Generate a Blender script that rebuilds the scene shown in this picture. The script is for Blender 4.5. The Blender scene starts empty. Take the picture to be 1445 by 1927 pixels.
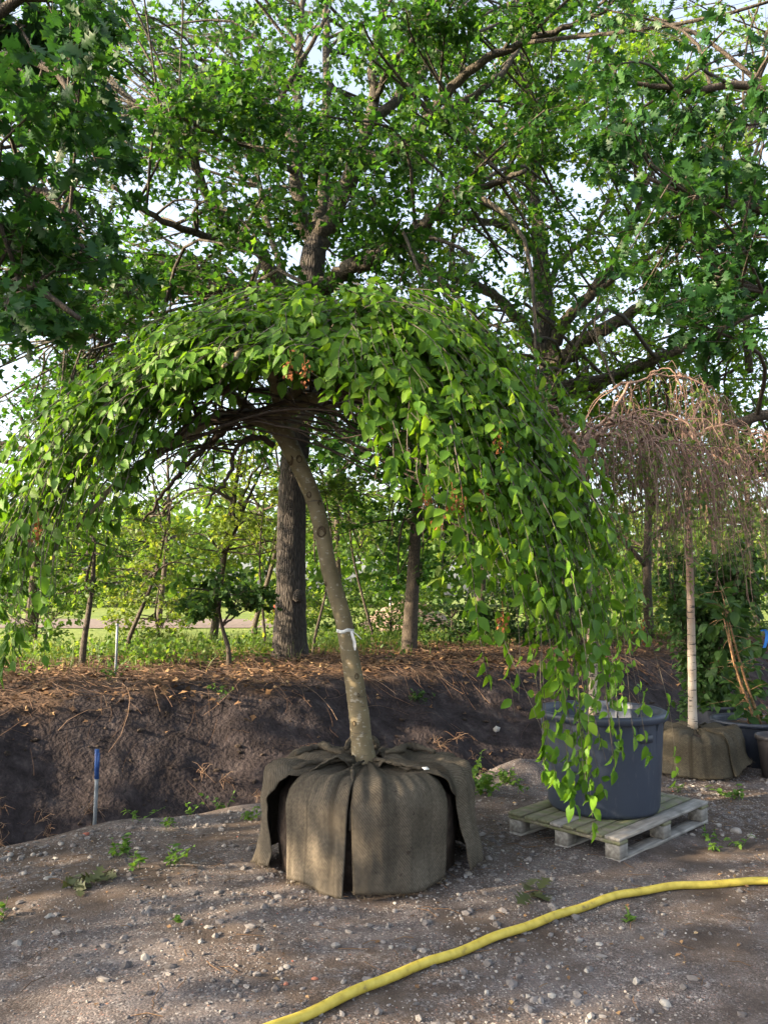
import bpy, math, random
import numpy as np
from mathutils import Vector, Matrix, noise

random.seed(7)
rng = np.random.default_rng(7)
sc = bpy.context.scene
col = sc.collection
R = math.radians

# ------------------------------------------------------------------ camera
F, CX, CY, PITCH, EYE = 1447.0, 722.5, 963.5, R(6.2), 1.55
cam_d = bpy.data.cameras.new('camera')
cam = bpy.data.objects.new('camera', cam_d)
col.objects.link(cam)
cam.location = (0, 0, EYE)
cam.rotation_euler = (R(90) + PITCH, 0, 0)
cam_d.sensor_fit = 'VERTICAL'
cam_d.sensor_height = 36.0
cam_d.lens = 36.0 * F / 1927.0
cam_d.clip_start, cam_d.clip_end = 0.05, 3000
sc.camera = cam

# ------------------------------------------------------------------ light
SUN_EL, SUN_AZ = R(21), R(-106)       # azimuth clockwise from +Y: the sun stands to the left, a little behind
world = bpy.data.worlds.new('World')
sc.world = world
world.use_nodes = True
wn = world.node_tree
bg = wn.nodes['Background']
sky = wn.nodes.new('ShaderNodeTexSky')
sky.sky_type = 'NISHITA'
sky.sun_disc = False
sky.sun_elevation = SUN_EL
sky.sun_rotation = SUN_AZ
sky.air_density, sky.dust_density, sky.ozone_density = 1.0, 3.5, 1.2
hs = wn.nodes.new('ShaderNodeHueSaturation')      # thin high haze: a paler sky all over
hs.inputs['Saturation'].default_value = .6
wn.links.new(sky.outputs[0], hs.inputs['Color'])
wn.links.new(hs.outputs[0], bg.inputs[0])
bg.inputs[1].default_value = 0.15
sun_d = bpy.data.lights.new('sun', 'SUN')
sun_d.energy, sun_d.angle, sun_d.color = 5.0, R(0.5), (1.0, 0.80, 0.55)
sun = bpy.data.objects.new('sun', sun_d)
col.objects.link(sun)
S = Vector((math.sin(SUN_AZ) * math.cos(SUN_EL), math.cos(SUN_AZ) * math.cos(SUN_EL), math.sin(SUN_EL)))
sun.rotation_euler = S.to_track_quat('Z', 'Y').to_euler()
sun.location = (-20, -5, 20)
vs = sc.view_settings
vs.view_transform, vs.look, vs.gamma, vs.use_curve_mapping = 'Standard', 'None', 1.0, False
vs.exposure = 2.05
cy = sc.cycles
cy.max_bounces, cy.diffuse_bounces, cy.glossy_bounces, cy.transmission_bounces, cy.transparent_max_bounces = 7, 4, 2, 5, 4
cy.caustics_reflective = cy.caustics_refractive = False

# ------------------------------------------------------------------ helpers
def at(px, py, Y):
    dx, dy = (px - CX) / F, -(py - CY) / F
    y, z = math.cos(PITCH) - dy * math.sin(PITCH), math.sin(PITCH) + dy * math.cos(PITCH)
    t = Y / y
    return np.array((dx * t, Y, EYE + z * t))

def onz(px, py, z=0.0):
    dx, dy = (px - CX) / F, -(py - CY) / F
    y, zc = math.cos(PITCH) - dy * math.sin(PITCH), math.sin(PITCH) + dy * math.cos(PITCH)
    t = (z - EYE) / zc
    return np.array((dx * t, y * t, z))

def project(P):
    P = np.atleast_2d(P)
    q = P - np.array((0, 0, EYE))
    fw = q[:, 1] * math.cos(PITCH) + q[:, 2] * math.sin(PITCH)
    up = -q[:, 1] * math.sin(PITCH) + q[:, 2] * math.cos(PITCH)
    return CX + F * q[:, 0] / fw, CY - F * up / fw, fw

def norm(a):
    return a / np.maximum(np.linalg.norm(a, axis=-1, keepdims=True), 1e-9)

def spline(pts, n):
    """Catmull-Rom through pts (k, d) resampled to n points, even along chord length."""
    p = np.asarray(pts, float)
    d = np.concatenate(([0], np.cumsum(np.maximum(np.linalg.norm(np.diff(p[:, :3], axis=0), axis=1), 1e-6))))
    q = np.vstack((2 * p[0] - p[1], p, 2 * p[-1] - p[-2]))
    out = []
    for s in np.linspace(0, d[-1], n):
        i = min(max(int(np.searchsorted(d, s, side='right')) - 1, 0), len(p) - 2)
        t = (s - d[i]) / (d[i + 1] - d[i])
        a, b, c, e = q[i], q[i + 1], q[i + 2], q[i + 3]
        out.append(.5 * (2 * b + (c - a) * t + (2 * a - 5 * b + 4 * c - e) * t * t + (3 * b - a - 3 * c + e) * t ** 3))
    return np.array(out)

class Bag:
    """Collects triangles and quads with a per-vertex tint; build() links them as one mesh object."""
    def __init__(s):
        s.v, s.t, s.q, s.c, s.n = [], [], [], [], 0
    def add(s, v, tris=None, quads=None, tint=0.5):
        v = np.asarray(v, float).reshape(-1, 3)
        s.v.append(v)
        s.c.append(np.broadcast_to(np.asarray(tint, float), (len(v),)))
        if tris is not None and len(tris): s.t.append(np.asarray(tris, int).reshape(-1, 3) + s.n)
        if quads is not None and len(quads): s.q.append(np.asarray(quads, int).reshape(-1, 4) + s.n)
        s.n += len(v)
    def tube(s, pts, rad, sides=6, tint=0.5, cap=True, wob=0.0):
        p = np.asarray(pts, float)
        r = np.broadcast_to(np.asarray(rad, float), (len(p),))
        tg = norm(np.gradient(p, axis=0))
        up = np.array((0, 0, 1.)) if abs(tg[0][2]) < .9 else np.array((1., 0, 0))
        nx = norm(np.cross(tg[0], up))
        a = np.linspace(0, 2 * math.pi, sides, endpoint=False)
        rings = []
        for i in range(len(p)):
            nx = norm(nx - tg[i] * np.dot(nx, tg[i]))
            ny = np.cross(tg[i], nx)
            rr = r[i] * (1 + (rng.normal(0, wob, sides) if wob else 0))
            rings.append(p[i] + (np.cos(a) * rr)[:, None] * nx + (np.sin(a) * rr)[:, None] * ny)
        v = np.concatenate(rings)
        k = np.arange(sides); k2 = (k + 1) % sides
        q = np.concatenate([np.stack((i * sides + k, i * sides + k2, (i + 1) * sides + k2, (i + 1) * sides + k), 1) for i in range(len(p) - 1)])
        t = []
        if cap and sides > 2:
            m = (len(p) - 1) * sides
            t = [(m, m + i, m + i + 1) for i in range(1, sides - 1)] + [(0, i + 1, i) for i in range(1, sides - 1)]
        s.add(v, t, q, tint)
    def box(s, M, sx, sy, sz, b=0.004, tint=0.5):
        """Box of full size sx,sy,sz with chamfered vertical and horizontal edges, placed by 4x4 M."""
        pts, h = [], (sx / 2, sy / 2, sz / 2)
        for zz, ins in ((-h[2], b), (-h[2] + b, 0), (h[2] - b, 0), (h[2], b)):
            X, Y = h[0] - ins, h[1] - ins
            pts += [(-X + b, -Y, zz), (X - b, -Y, zz), (X, -Y + b, zz), (X, Y - b, zz), (X - b, Y, zz), (-X + b, Y, zz), (-X, Y - b, zz), (-X, -Y + b, zz)]
        v = np.array([M @ Vector(p) for p in pts])
        q = [(l * 8 + k, l * 8 + (k + 1) % 8, (l + 1) * 8 + (k + 1) % 8, (l + 1) * 8 + k) for l in range(3) for k in range(8)]
        t = [(0, k + 1, k) for k in range(1, 7)] + [(24, 24 + k, 25 + k) for k in range(1, 7)]
        s.add(v, t, q, tint)
    def lathe(s, prof, n=64, c=(0, 0, 0), tint=0.5, fn=None):
        a = np.linspace(0, 2 * math.pi, n, endpoint=False)
        v = np.concatenate([np.stack((np.cos(a) * r, np.sin(a) * r, np.full(n, z)), 1) for r, z in prof])
        if fn: v = fn(v)
        k = np.arange(n); k2 = (k + 1) % n
        q = np.concatenate([np.stack((i * n + k, i * n + k2, (i + 1) * n + k2, (i + 1) * n + k), 1) for i in range(len(prof) - 1)])
        s.add(v + np.array(c), None, q, tint)
    def grid(s, P, tint=0.5):
        a, b = P.shape[:2]
        i, j = np.meshgrid(np.arange(a - 1), np.arange(b - 1), indexing='ij')
        k = (i * b + j).ravel()
        s.add(P.reshape(-1, 3), None, np.stack((k, k + b, k + b + 1, k + 1), 1), tint)
    def leaves(s, tpl, pos, d, n, size, tint):
        tv, tt = tpl
        d = norm(d); n = norm(n - d * np.sum(n * d, 1, keepdims=True)); sd = np.cross(d, n)
        M = np.stack((sd, d, n), 2) * np.asarray(size)[:, None, None]
        v = np.einsum('nij,kj->nki', M, tv) + pos[:, None, :]
        N, K = len(pos), len(tv)
        t = (tt[None] + (np.arange(N) * K)[:, None, None]).reshape(-1, 3)
        s.add(v.reshape(-1, 3), t, None, np.repeat(tint, K))
    def build(s, name, m, parent=None, smooth=True, uv=None):
        me = bpy.data.meshes.new(name)
        v = np.concatenate(s.v) if s.v else np.zeros((0, 3))
        t = np.concatenate(s.t) if s.t else np.zeros((0, 3), int)
        q = np.concatenate(s.q) if s.q else np.zeros((0, 4), int)
        me.vertices.add(len(v)); me.vertices.foreach_set('co', v.ravel())
        loops = np.concatenate((t.ravel(), q.ravel()))
        me.loops.add(len(loops)); me.loops.foreach_set('vertex_index', loops.astype(np.int32))
        st = np.concatenate((np.arange(len(t)) * 3, len(t) * 3 + np.arange(len(q)) * 4))
        me.polygons.add(len(st)); me.polygons.foreach_set('loop_start', st.astype(np.int32))
        me.update(calc_edges=True)
        me.polygons.foreach_set('use_smooth', np.full(len(st), smooth))
        at_ = me.attributes.new('tint', 'FLOAT', 'POINT')
        at_.data.foreach_set('value', np.concatenate(s.c).astype(np.float32))
        if uv is not None:
            l = me.uv_layers.new(name='UVMap')
            l.data.foreach_set('uv', np.asarray(uv, np.float32)[loops].ravel())
        me.validate()
        me.materials.append(m)
        o = bpy.data.objects.new(name, me)
        col.objects.link(o)
        if parent: adopt(o, parent)
        return o

def adopt(o, parent):
    o.parent = parent
    M = Matrix.Translation(-Vector(parent['_b'])) if '_b' in parent else Matrix()
    o.matrix_parent_inverse = M
    if '_b' not in o and '_b' in parent and o.type == 'MESH' : o['_b'] = (0., 0., 0.)

def thing(name, base, label, cat, group=None):
    o = bpy.data.objects.new(name, None)
    o.empty_display_size = .1
    col.objects.link(o)
    o.location = base
    o['_b'] = tuple(float(x) for x in base)
    tag(o, label, cat, group)
    return o

def tag(o, label=None, cat=None, group=None, kind=None):
    for k, x in (('label', label), ('category', cat), ('group', group), ('kind', kind)):
        if x: o[k] = x
    return o

# ------------------------------------------------------------------ materials
def mat(name):
    m = bpy.data.materials.new(name); m.use_nodes = True
    nt = m.node_tree
    return m, nt, nt.nodes['Principled BSDF'], nt.nodes['Material Output']

def N(nt, kind, **kw):
    n = nt.nodes.new('ShaderNode' + kind)
    for k, v in kw.items():
        if k in n.inputs.keys() if isinstance(k, str) else False: n.inputs[k].default_value = v
        else: setattr(n, k, v)
    return n

def ramp(nt, fac, stops, interp='LINEAR'):
    r = nt.nodes.new('ShaderNodeValToRGB')
    r.color_ramp.interpolation = interp
    e = r.color_ramp.elements
    while len(e) < len(stops): e.new(.5)
    for el, (p, c) in zip(e, stops):
        el.position = p; el.color = (*c, 1) if len(c) == 3 else c
    nt.links.new(fac, r.inputs[0])
    return r.outputs[0]

def tex(nt, kind, scale, vec=None, **kw):
    n = nt.nodes.new('ShaderNodeTex' + kind)
    n.inputs['Scale'].default_value = scale
    for k, v in kw.items():
        if k in n.inputs: n.inputs[k].default_value = v
        else: setattr(n, k, v)
    if vec is not None: nt.links.new(vec, n.inputs['Vector'])
    return n

def coords(nt, kind='Object', scale=None):
    c = nt.nodes.new('ShaderNodeTexCoord').outputs[kind]
    if scale:
        mp = nt.nodes.new('ShaderNodeMapping'); mp.inputs['Scale'].default_value = scale
        nt.links.new(c, mp.inputs[0]); c = mp.outputs[0]
    return c

def mix(nt, fac, a, b, mode='MIX'):
    n = nt.nodes.new('ShaderNodeMix'); n.data_type = 'RGBA'; n.blend_type = mode
    for sock, x in ((n.inputs[0], fac), (n.inputs[6], a), (n.inputs[7], b)):
        if hasattr(x, 'is_linked'): nt.links.new(x, sock)
        else: sock.default_value = x if isinstance(x, (int, float)) else (*x, 1)
    return n.outputs[2]

def bump(nt, bsdf, h, strength, dist=0.01):
    b = nt.nodes.new('ShaderNodeBump')
    b.inputs['Strength'].default_value = strength; b.inputs['Distance'].default_value = dist
    nt.links.new(h, b.inputs['Height']); nt.links.new(b.outputs[0], bsdf.inputs['Normal'])

def attr(nt, name='tint'):
    a = nt.nodes.new('ShaderNodeAttribute'); a.attribute_name = name
    return a.outputs['Fac']

def leaf_mat(name, stops, trans=.42, tgain=1.7, rough=.5):
    m, nt, b, out = mat(name)
    c = ramp(nt, attr(nt), stops)
    nz = tex(nt, 'Noise', 1.1, coords(nt)).outputs['Fac']
    c = mix(nt, .55, c, ramp(nt, nz, [(.3, (.75, .85, .8)), (.7, (1.2, 1.12, .85))]), 'MULTIPLY')
    nt.links.new(c, b.inputs['Base Color'])
    b.inputs['Roughness'].default_value = rough
    b.inputs['Specular IOR Level'].default_value = .22
    t = nt.nodes.new('ShaderNodeBsdfTranslucent')
    nt.links.new(mix(nt, 1.0, c, (tgain * 1.15, tgain * 1.1, tgain * .45), 'MULTIPLY'), t.inputs[0])
    s = nt.nodes.new('ShaderNodeMixShader'); s.inputs[0].default_value = trans
    nt.links.new(b.outputs[0], s.inputs[1]); nt.links.new(t.outputs[0], s.inputs[2])
    nt.links.new(s.outputs[0], out.inputs[0])
    return m

def bark_mat(name, dark, light, vscale=(9, 9, 1.6), bstr=.9, dist=.03, moss=None):
    m, nt, b, out = mat(name)
    v = coords(nt, 'Object', vscale)
    w = tex(nt, 'Voronoi', 3.2, v, feature='DISTANCE_TO_EDGE').outputs['Distance']
    n2 = tex(nt, 'Noise', 6, v, Detail=6).outputs['Fac']
    c = ramp(nt, n2, [(.3, dark), (.72, light)])
    c = mix(nt, ramp(nt, w, [(0, (.7, .7, .7)), (.22, (0, 0, 0))]), c, tuple(x * .45 for x in dark))
    if moss:
        c = mix(nt, ramp(nt, tex(nt, 'Noise', 2.2, coords(nt)).outputs['Fac'], [(.5, (0, 0, 0)), (.68, (.6, .6, .6))]), c, moss)
    nt.links.new(c, b.inputs['Base Color'])
    b.inputs['Roughness'].default_value = .9
    hh = nt.nodes.new('ShaderNodeMath'); hh.operation = 'ADD'
    nt.links.new(ramp(nt, w, [(0, (0, 0, 0)), (.3, (1, 1, 1))]), hh.inputs[0]); nt.links.new(n2, hh.inputs[1])
    bump(nt, b, hh.outputs[0], bstr, dist)
    return m

def plain(name, stops, scale=30, rough=.8, bstr=.2, dist=.004, tint=False, spec=.3):
    m, nt, b, out = mat(name)
    nz = tex(nt, 'Noise', scale, coords(nt), Detail=5).outputs['Fac']
    c = ramp(nt, attr(nt) if tint else nz, stops)
    if tint: c = mix(nt, .5, c, ramp(nt, nz, [(.3, (.7, .7, .7)), (.7, (1.15, 1.15, 1.15))]), 'MULTIPLY')
    nt.links.new(c, b.inputs['Base Color'])
    b.inputs['Roughness'].default_value = rough; b.inputs['Specular IOR Level'].default_value = spec
    if bstr: bump(nt, b, nz, bstr, dist)
    return m

M = {}
M['weep_leaf'] = leaf_mat('weeping_leaf', [(0, (.042, .105, .012)), (.5, (.085, .185, .02)), (.85, (.145, .25, .028)), (1, (.19, .29, .036))], .4, 1.55, .48)
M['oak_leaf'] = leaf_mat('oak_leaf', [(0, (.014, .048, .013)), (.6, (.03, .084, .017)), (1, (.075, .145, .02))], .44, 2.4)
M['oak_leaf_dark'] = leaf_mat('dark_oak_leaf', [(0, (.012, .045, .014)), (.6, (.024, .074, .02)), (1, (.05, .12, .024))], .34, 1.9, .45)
M['oak_leaf_sunlit'] = leaf_mat('sunlit_oak_leaf', [(0, (.032, .08, .014)), (.6, (.068, .135, .018)), (1, (.14, .2, .024))], .5, 2.4)  # glow of sunlit far crowns put into a paler, yellower leaf colour
M['far_leaf'] = leaf_mat('far_leaf', [(0, (.04, .085, .022)), (.6, (.075, .14, .03)), (1, (.15, .19, .045))], .45, 2.0)
M['yellow_leaf'] = leaf_mat('yellow_green_leaf', [(0, (.07, .12, .025)), (.6, (.12, .175, .035)), (1, (.22, .24, .06))], .45, 1.9)
M['birch_leaf'] = leaf_mat('birch_leaf', [(0, (.06, .11, .03)), (1, (.14, .19, .05))], .4, 1.7)
M['shrub_leaf'] = leaf_mat('shrub_leaf', [(0, (.025, .06, .02)), (1, (.06, .12, .03))], .3, 1.6)
M['weed_leaf'] = leaf_mat('weed_leaf', [(0, (.05, .11, .025)), (1, (.12, .22, .04))], .35, 1.6)
M['grass'] = leaf_mat('grass_blade', [(0, (.05, .09, .025)), (.7, (.1, .15, .04)), (1, (.24, .22, .09))], .35, 1.6)
M['wilted'] = leaf_mat('wilted_leaf', [(0, (.05, .06, .025)), (1, (.1, .11, .05))], .2, 1.2)
M['litter'] = plain('dead_leaf', [(0, (.07, .04, .022)), (.5, (.17, .095, .045)), (.85, (.29, .175, .085)), (1, (.36, .25, .13))], tint=True, bstr=0)
M['stick'] = plain('dead_stick', [(0, (.055, .03, .02)), (.6, (.14, .082, .052)), (1, (.25, .175, .12))], tint=True, bstr=0)
M['stick_pale'] = plain('jute_thread', [(.3, (.12, .095, .062)), (.7, (.22, .18, .12))], 30, .95, 0)
M['seed'] = plain('dry_seed', [(0, (.14, .045, .015)), (1, (.33, .12, .035))], tint=True, bstr=0)
M['oak_bark'] = bark_mat('oak_bark', (.026, .02, .017), (.088, .073, .06))
M['limb_bark'] = bark_mat('limb_bark', (.036, .029, .021), (.12, .098, .064), (6, 6, 3), .5, .015)
M['small_bark'] = bark_mat('small_bark', (.04, .03, .022), (.12, .092, .064), (14, 14, 4), .5, .01)
M['twig'] = plain('twig_bark', [(.3, (.03, .021, .017)), (.7, (.085, .062, .048))], 40, .85, 0)
M['shoot'] = plain('shoot_bark', [(.3, (.055, .045, .034)), (.7, (.135, .115, .09))], 25, .75, 0)
M['birch_twig'] = plain('birch_twig', [(0, (.1, .058, .044)), (.6, (.19, .118, .088)), (1, (.31, .22, .165))], tint=True, bstr=0)

def weep_bark():
    m, nt, b, out = mat('weeping_tree_bark')
    v = coords(nt)
    c = ramp(nt, tex(nt, 'Noise', 9, v, Detail=6).outputs['Fac'], [(.3, (.1, .076, .04)), (.7, (.21, .168, .094))])
    blot = tex(nt, 'Noise', 34, coords(nt, 'Object', (1, 1, 1.5)), Detail=3).outputs['Fac']
    c = mix(nt, ramp(nt, blot, [(.6, (0, 0, 0)), (.67, (.65, .65, .65))]), c, (.36, .33, .27))
    line = tex(nt, 'Noise', 10, coords(nt, 'Object', (1, 1, 9)), Detail=4).outputs['Fac']
    c = mix(nt, ramp(nt, line, [(.63, (0, 0, 0)), (.72, (.75, .75, .75))]), c, (.055, .043, .032))
    nt.links.new(c, b.inputs['Base Color']); b.inputs['Roughness'].default_value = .7
    bump(nt, b, line, .35, .008)
    return m
M['weep_bark'] = weep_bark()

def birch_bark():
    m, nt, b, out = mat('birch_bark')
    v = coords(nt)
    line = tex(nt, 'Noise', 12, coords(nt, 'Object', (1, 1, 5)), Detail=4).outputs['Fac']
    n1 = tex(nt, 'Noise', 5, v).outputs['Fac']
    c = ramp(nt, n1, [(.35, (.46, .4, .33)), (.6, (.38, .3, .22)), (.75, (.52, .48, .42))])
    z = nt.nodes.new('ShaderNodeSeparateXYZ'); nt.links.new(v, z.inputs[0])
    mr = nt.nodes.new('ShaderNodeMapRange'); mr.inputs[1].default_value, mr.inputs[2].default_value = .9, 1.7; nt.links.new(z.outputs[2], mr.inputs[0])
    c = mix(nt, mr.outputs[0], c, (.21, .125, .085))    # old white bark below, young reddish bark above the knee
    c = mix(nt, ramp(nt, line, [(.585, (0, 0, 0)), (.62, (.95, .95, .95))]), c, (.03, .025, .023))
    nt.links.new(c, b.inputs['Base Color']); b.inputs['Roughness'].default_value = .65
    bump(nt, b, line, .3, .005)
    return m
M['birch_bark'] = birch_bark()
M['birch_young'] = bark_mat('young_birch_bark', (.2, .115, .08), (.37, .25, .18), (10, 10, 12), .3, .006)

def ground_mat(name, soil):
    m, nt, b, out = mat(name)
    v = coords(nt)
    big = tex(nt, 'Noise', .55, v, Detail=4).outputs['Fac']
    med = tex(nt, 'Noise', 5, v, Detail=6).outputs['Fac']
    if soil == 'yard':
        base = ramp(nt, med, [(.3, (.078, .066, .062)), (.55, (.125, .108, .104)), (.75, (.168, .15, .146))])
        dirt = ramp(nt, med, [(.3, (.055, .039, .029)), (.7, (.112, .082, .06))])
        c = mix(nt, ramp(nt, big, [(.44, (0, 0, 0)), (.6, (.85, .85, .85))]), base, dirt)
        vo = tex(nt, 'Voronoi', 95, v, Randomness=1.0)
        vo2 = tex(nt, 'Voronoi', 42, v, Randomness=1.0)
        sep = nt.nodes.new('ShaderNodeSeparateColor'); nt.links.new(vo.outputs['Color'], sep.inputs[0])
        peb = ramp(nt, sep.outputs[0], [(0, (.055, .048, .048)), (.4, (.12, .108, .106)), (.78, (.175, .162, .162)), (.94, (.33, .31, .295)), (1, (.22, .11, .07))])
        cov = ramp(nt, tex(nt, 'Noise', 16, v, Detail=3).outputs['Fac'], [(.42, (0, 0, 0)), (.64, (.8, .8, .8))])
        c = mix(nt, cov, c, peb)
        grit = tex(nt, 'Voronoi', 190, v, Randomness=1.0)
        sg = nt.nodes.new('ShaderNodeSeparateColor'); nt.links.new(grit.outputs['Color'], sg.inputs[0])
        c = mix(nt, ramp(nt, tex(nt, 'Noise', 2.3, v, Detail=4).outputs['Fac'], [(.35, (.35, .35, .35)), (.62, (1, 1, 1))]), c, mix(nt, 1.0, c, ramp(nt, sg.outputs[1], [(0, (.45, .44, .43)), (.5, (.9, .88, .87)), (.82, (1.25, 1.24, 1.22)), (.95, (2.0, 1.95, 1.85)), (1, (1.9, 1.25, 1.0))]), 'MULTIPLY'))
        wet = tex(nt, 'Noise', 1.5, v, Detail=5).outputs['Fac']
        c = mix(nt, ramp(nt, wet, [(.47, (0, 0, 0)), (.62, (.85, .85, .85))]), c, ramp(nt, med, [(.3, (.04, .029, .023)), (.7, (.1, .075, .058))]))
        nt.links.new(c, b.inputs['Base Color'])
        hh = nt.nodes.new('ShaderNodeMath'); hh.operation = 'SUBTRACT'
        nt.links.new(med, hh.inputs[0]); nt.links.new(vo.outputs['Distance'], hh.inputs[1])
        bump(nt, b, hh.outputs[0], .3, .006)
    elif soil == 'bank':
        c = ramp(nt, med, [(.28, (.02, .0155, .016)), (.55, (.04, .032, .033)), (.8, (.08, .066, .064))])
        z = nt.nodes.new('ShaderNodeSeparateXYZ'); nt.links.new(v, z.inputs[0])
        nz = nt.nodes.new('ShaderNodeMath'); nz.operation = 'MULTIPLY_ADD'
        nt.links.new(tex(nt, 'Noise', 1.6, v, Detail=4).outputs['Fac'], nz.inputs[0]); nz.inputs[1].default_value = .9
        nt.links.new(z.outputs[2], nz.inputs[2])
        c = mix(nt, ramp(nt, nz.outputs[0], [(.78, (0, 0, 0)), (.98, (.85, .85, .85))]), c, (.1, .062, .04))
        fine = tex(nt, 'Noise', 22, v, Detail=6).outputs['Fac']
        c = mix(nt, .6, c, ramp(nt, fine, [(.3, (.6, .6, .6)), (.7, (1.4, 1.38, 1.35))]), 'MULTIPLY')
        nt.links.new(c, b.inputs['Base Color'])
        bump(nt, b, fine, .9, .04)
    elif soil == 'field':
        c = ramp(nt, tex(nt, 'Noise', .35, v, Detail=6).outputs['Fac'], [(.3, (.09, .13, .03)), (.6, (.15, .19, .045)), (.8, (.26, .25, .09))])
        c = mix(nt, .5, c, ramp(nt, tex(nt, 'Noise', 9, v, Detail=5).outputs['Fac'], [(.3, (.55, .6, .5)), (.7, (1.4, 1.35, 1.2))]), 'MULTIPLY')
        nt.links.new(c, b.inputs['Base Color'])
        bump(nt, b, med, .8, .06)
    else:
        c = ramp(nt, med, [(.3, (.13, .1, .085)), (.7, (.2, .16, .135))])
        nt.links.new(c, b.inputs['Base Color']); bump(nt, b, med, .5, .03)
    b.inputs['Roughness'].default_value = .95
    b.inputs['Specular IOR Level'].default_value = .15
    return m
M['yard'] = ground_mat('gravel_and_dirt', 'yard')
M['bank'] = ground_mat('dark_soil', 'bank')
M['field'] = ground_mat('meadow', 'field')
M['track'] = ground_mat('pale_sand', 'track')
M['pebble'] = plain('pebble', [(0, (.07, .062, .06)), (.3, (.16, .145, .14)), (.6, (.23, .21, .195)), (.8, (.33, .305, .27)), (.92, (.47, .44, .4)), (.96, (.33, .2, .13)), (1, (.32, .11, .075))], 60, .85, 0, tint=True)

def burlap(name, c0, c1):
    m, nt, b, out = mat(name)
    uv = nt.nodes.new('ShaderNodeTexCoord').outputs['UV']
    def wave(rot, sc_):
        mp = nt.nodes.new('ShaderNodeMapping'); mp.inputs['Rotation'].default_value = (0, 0, R(rot))
        nt.links.new(uv, mp.inputs[0])
        return tex(nt, 'Wave', sc_, mp.outputs[0], Distortion=1.2, **{'Detail': 2}).outputs['Fac']
    tw, th = wave(38, 31), wave(90, 60)
    ob = coords(nt)
    n1 = tex(nt, 'Noise', 3.2, ob, Detail=6).outputs['Fac']
    n2 = tex(nt, 'Noise', 60, uv, Detail=4).outputs['Fac']
    c = ramp(nt, n1, [(.3, c0), (.72, c1)])
    c = mix(nt, .5, c, ramp(nt, tw, [(.25, (.55, .54, .53)), (.75, (1.25, 1.25, 1.25))]), 'MULTIPLY')
    c = mix(nt, .7, c, ramp(nt, n2, [(.3, (.62, .62, .62)), (.7, (1.25, 1.25, 1.25))]), 'MULTIPLY')
    mp = nt.nodes.new('ShaderNodeMapping'); mp.inputs['Scale'].default_value = (1, .03, 1); nt.links.new(uv, mp.inputs[0])
    st = tex(nt, 'Noise', 14, mp.outputs[0], Detail=3).outputs['Fac']
    c = mix(nt, ramp(nt, st, [(.56, (0, 0, 0)), (.68, (.7, .7, .7))]), c, tuple(x * .4 for x in c0))
    mud = tex(nt, 'Noise', 2.6, coords(nt, 'Object', (1, 1, .6)), Detail=7, Roughness=.7).outputs['Fac']
    c = mix(nt, ramp(nt, mud, [(.5, (0, 0, 0)), (.66, (.6, .6, .6))]), c, tuple(x * .62 for x in c0))
    sp = tex(nt, 'Noise', 26, ob, Detail=4).outputs['Fac']
    c = mix(nt, ramp(nt, sp, [(.66, (0, 0, 0)), (.72, (.6, .6, .6))]), c, (.03, .022, .018))
    nt.links.new(c, b.inputs['Base Color'])
    b.inputs['Roughness'].default_value = .95; b.inputs['Specular IOR Level'].default_value = .1
    a = nt.nodes.new('ShaderNodeMath'); a.operation = 'ADD'; nt.links.new(tw, a.inputs[0]); nt.links.new(n2, a.inputs[1])
    bump(nt, b, a.outputs[0], .35, .003)
    return m
M['burlap'] = burlap('burlap', (.068, .058, .045), (.132, .113, .088))
M['burlap_old'] = burlap('weathered_burlap', (.06, .051, .036), (.105, .09, .064))
M['soil'] = plain('root_soil', [(.3, (.02, .014, .011)), (.7, (.06, .043, .033))], 18, .95, .9, .03)

def plastic(name, c0, c1, rough):
    m, nt, b, out = mat(name)
    v = coords(nt)
    sc1 = tex(nt, 'Noise', 2.2, coords(nt, 'Object', (1, 1, .5)), Detail=6).outputs['Fac']
    c = ramp(nt, sc1, [(.35, c0), (.7, c1)])
    dust = tex(nt, 'Noise', 45, coords(nt, 'Object', (1, 1, .25)), Detail=5).outputs['Fac']
    c = mix(nt, ramp(nt, dust, [(.58, (0, 0, 0)), (.76, (.3, .3, .3))]), c, (.14, .145, .155))
    nt.links.new(c, b.inputs['Base Color'])
    nt.links.new(ramp(nt, sc1, [(.3, (rough,) * 3), (.8, (rough + .22,) * 3)]), b.inputs['Roughness'])
    bump(nt, b, dust, .08, .004)
    return m
M['tub'] = plastic('slate_blue_plastic', (.02, .029, .05), (.034, .046, .072), .42)
M['tub_dark'] = plastic('navy_plastic', (.012, .017, .03), (.024, .031, .048), .4)
M['tub_brown'] = plastic('brown_grey_plastic', (.035, .03, .03), (.06, .05, .048), .5)

def wood(name, c0, c1, moss=0.0):
    m, nt, b, out = mat(name)
    v = coords(nt, 'UV', (1, 1, 1))
    mp = nt.nodes.new('ShaderNodeMapping'); mp.inputs['Scale'].default_value = (2.2, 60, 1); nt.links.new(v, mp.inputs[0])
    g = tex(nt, 'Noise', 1.0, coords(nt, 'Object', (4, 55, 55)), Detail=6).outputs['Fac']
    c = ramp(nt, g, [(.3, c0), (.7, c1)])
    st = tex(nt, 'Noise', 7, coords(nt), Detail=5).outputs['Fac']
    c = mix(nt, ramp(nt, st, [(.5, (0, 0, 0)), (.72, (.6, .6, .6))]), c, (.05, .042, .036))
    if moss:
        c = mix(nt, ramp(nt, tex(nt, 'Noise', 11, coords(nt), Detail=4).outputs['Fac'], [(.38, (0, 0, 0)), (.6, (moss,) * 3)]), c, (.1, .125, .04))
    nt.links.new(c, b.inputs['Base Color']); b.inputs['Roughness'].default_value = .88
    bump(nt, b, g, .5, .004)
    return m
M['wood_grey'] = wood('weathered_wood', (.16, .145, .125), (.34, .32, .29))
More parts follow.
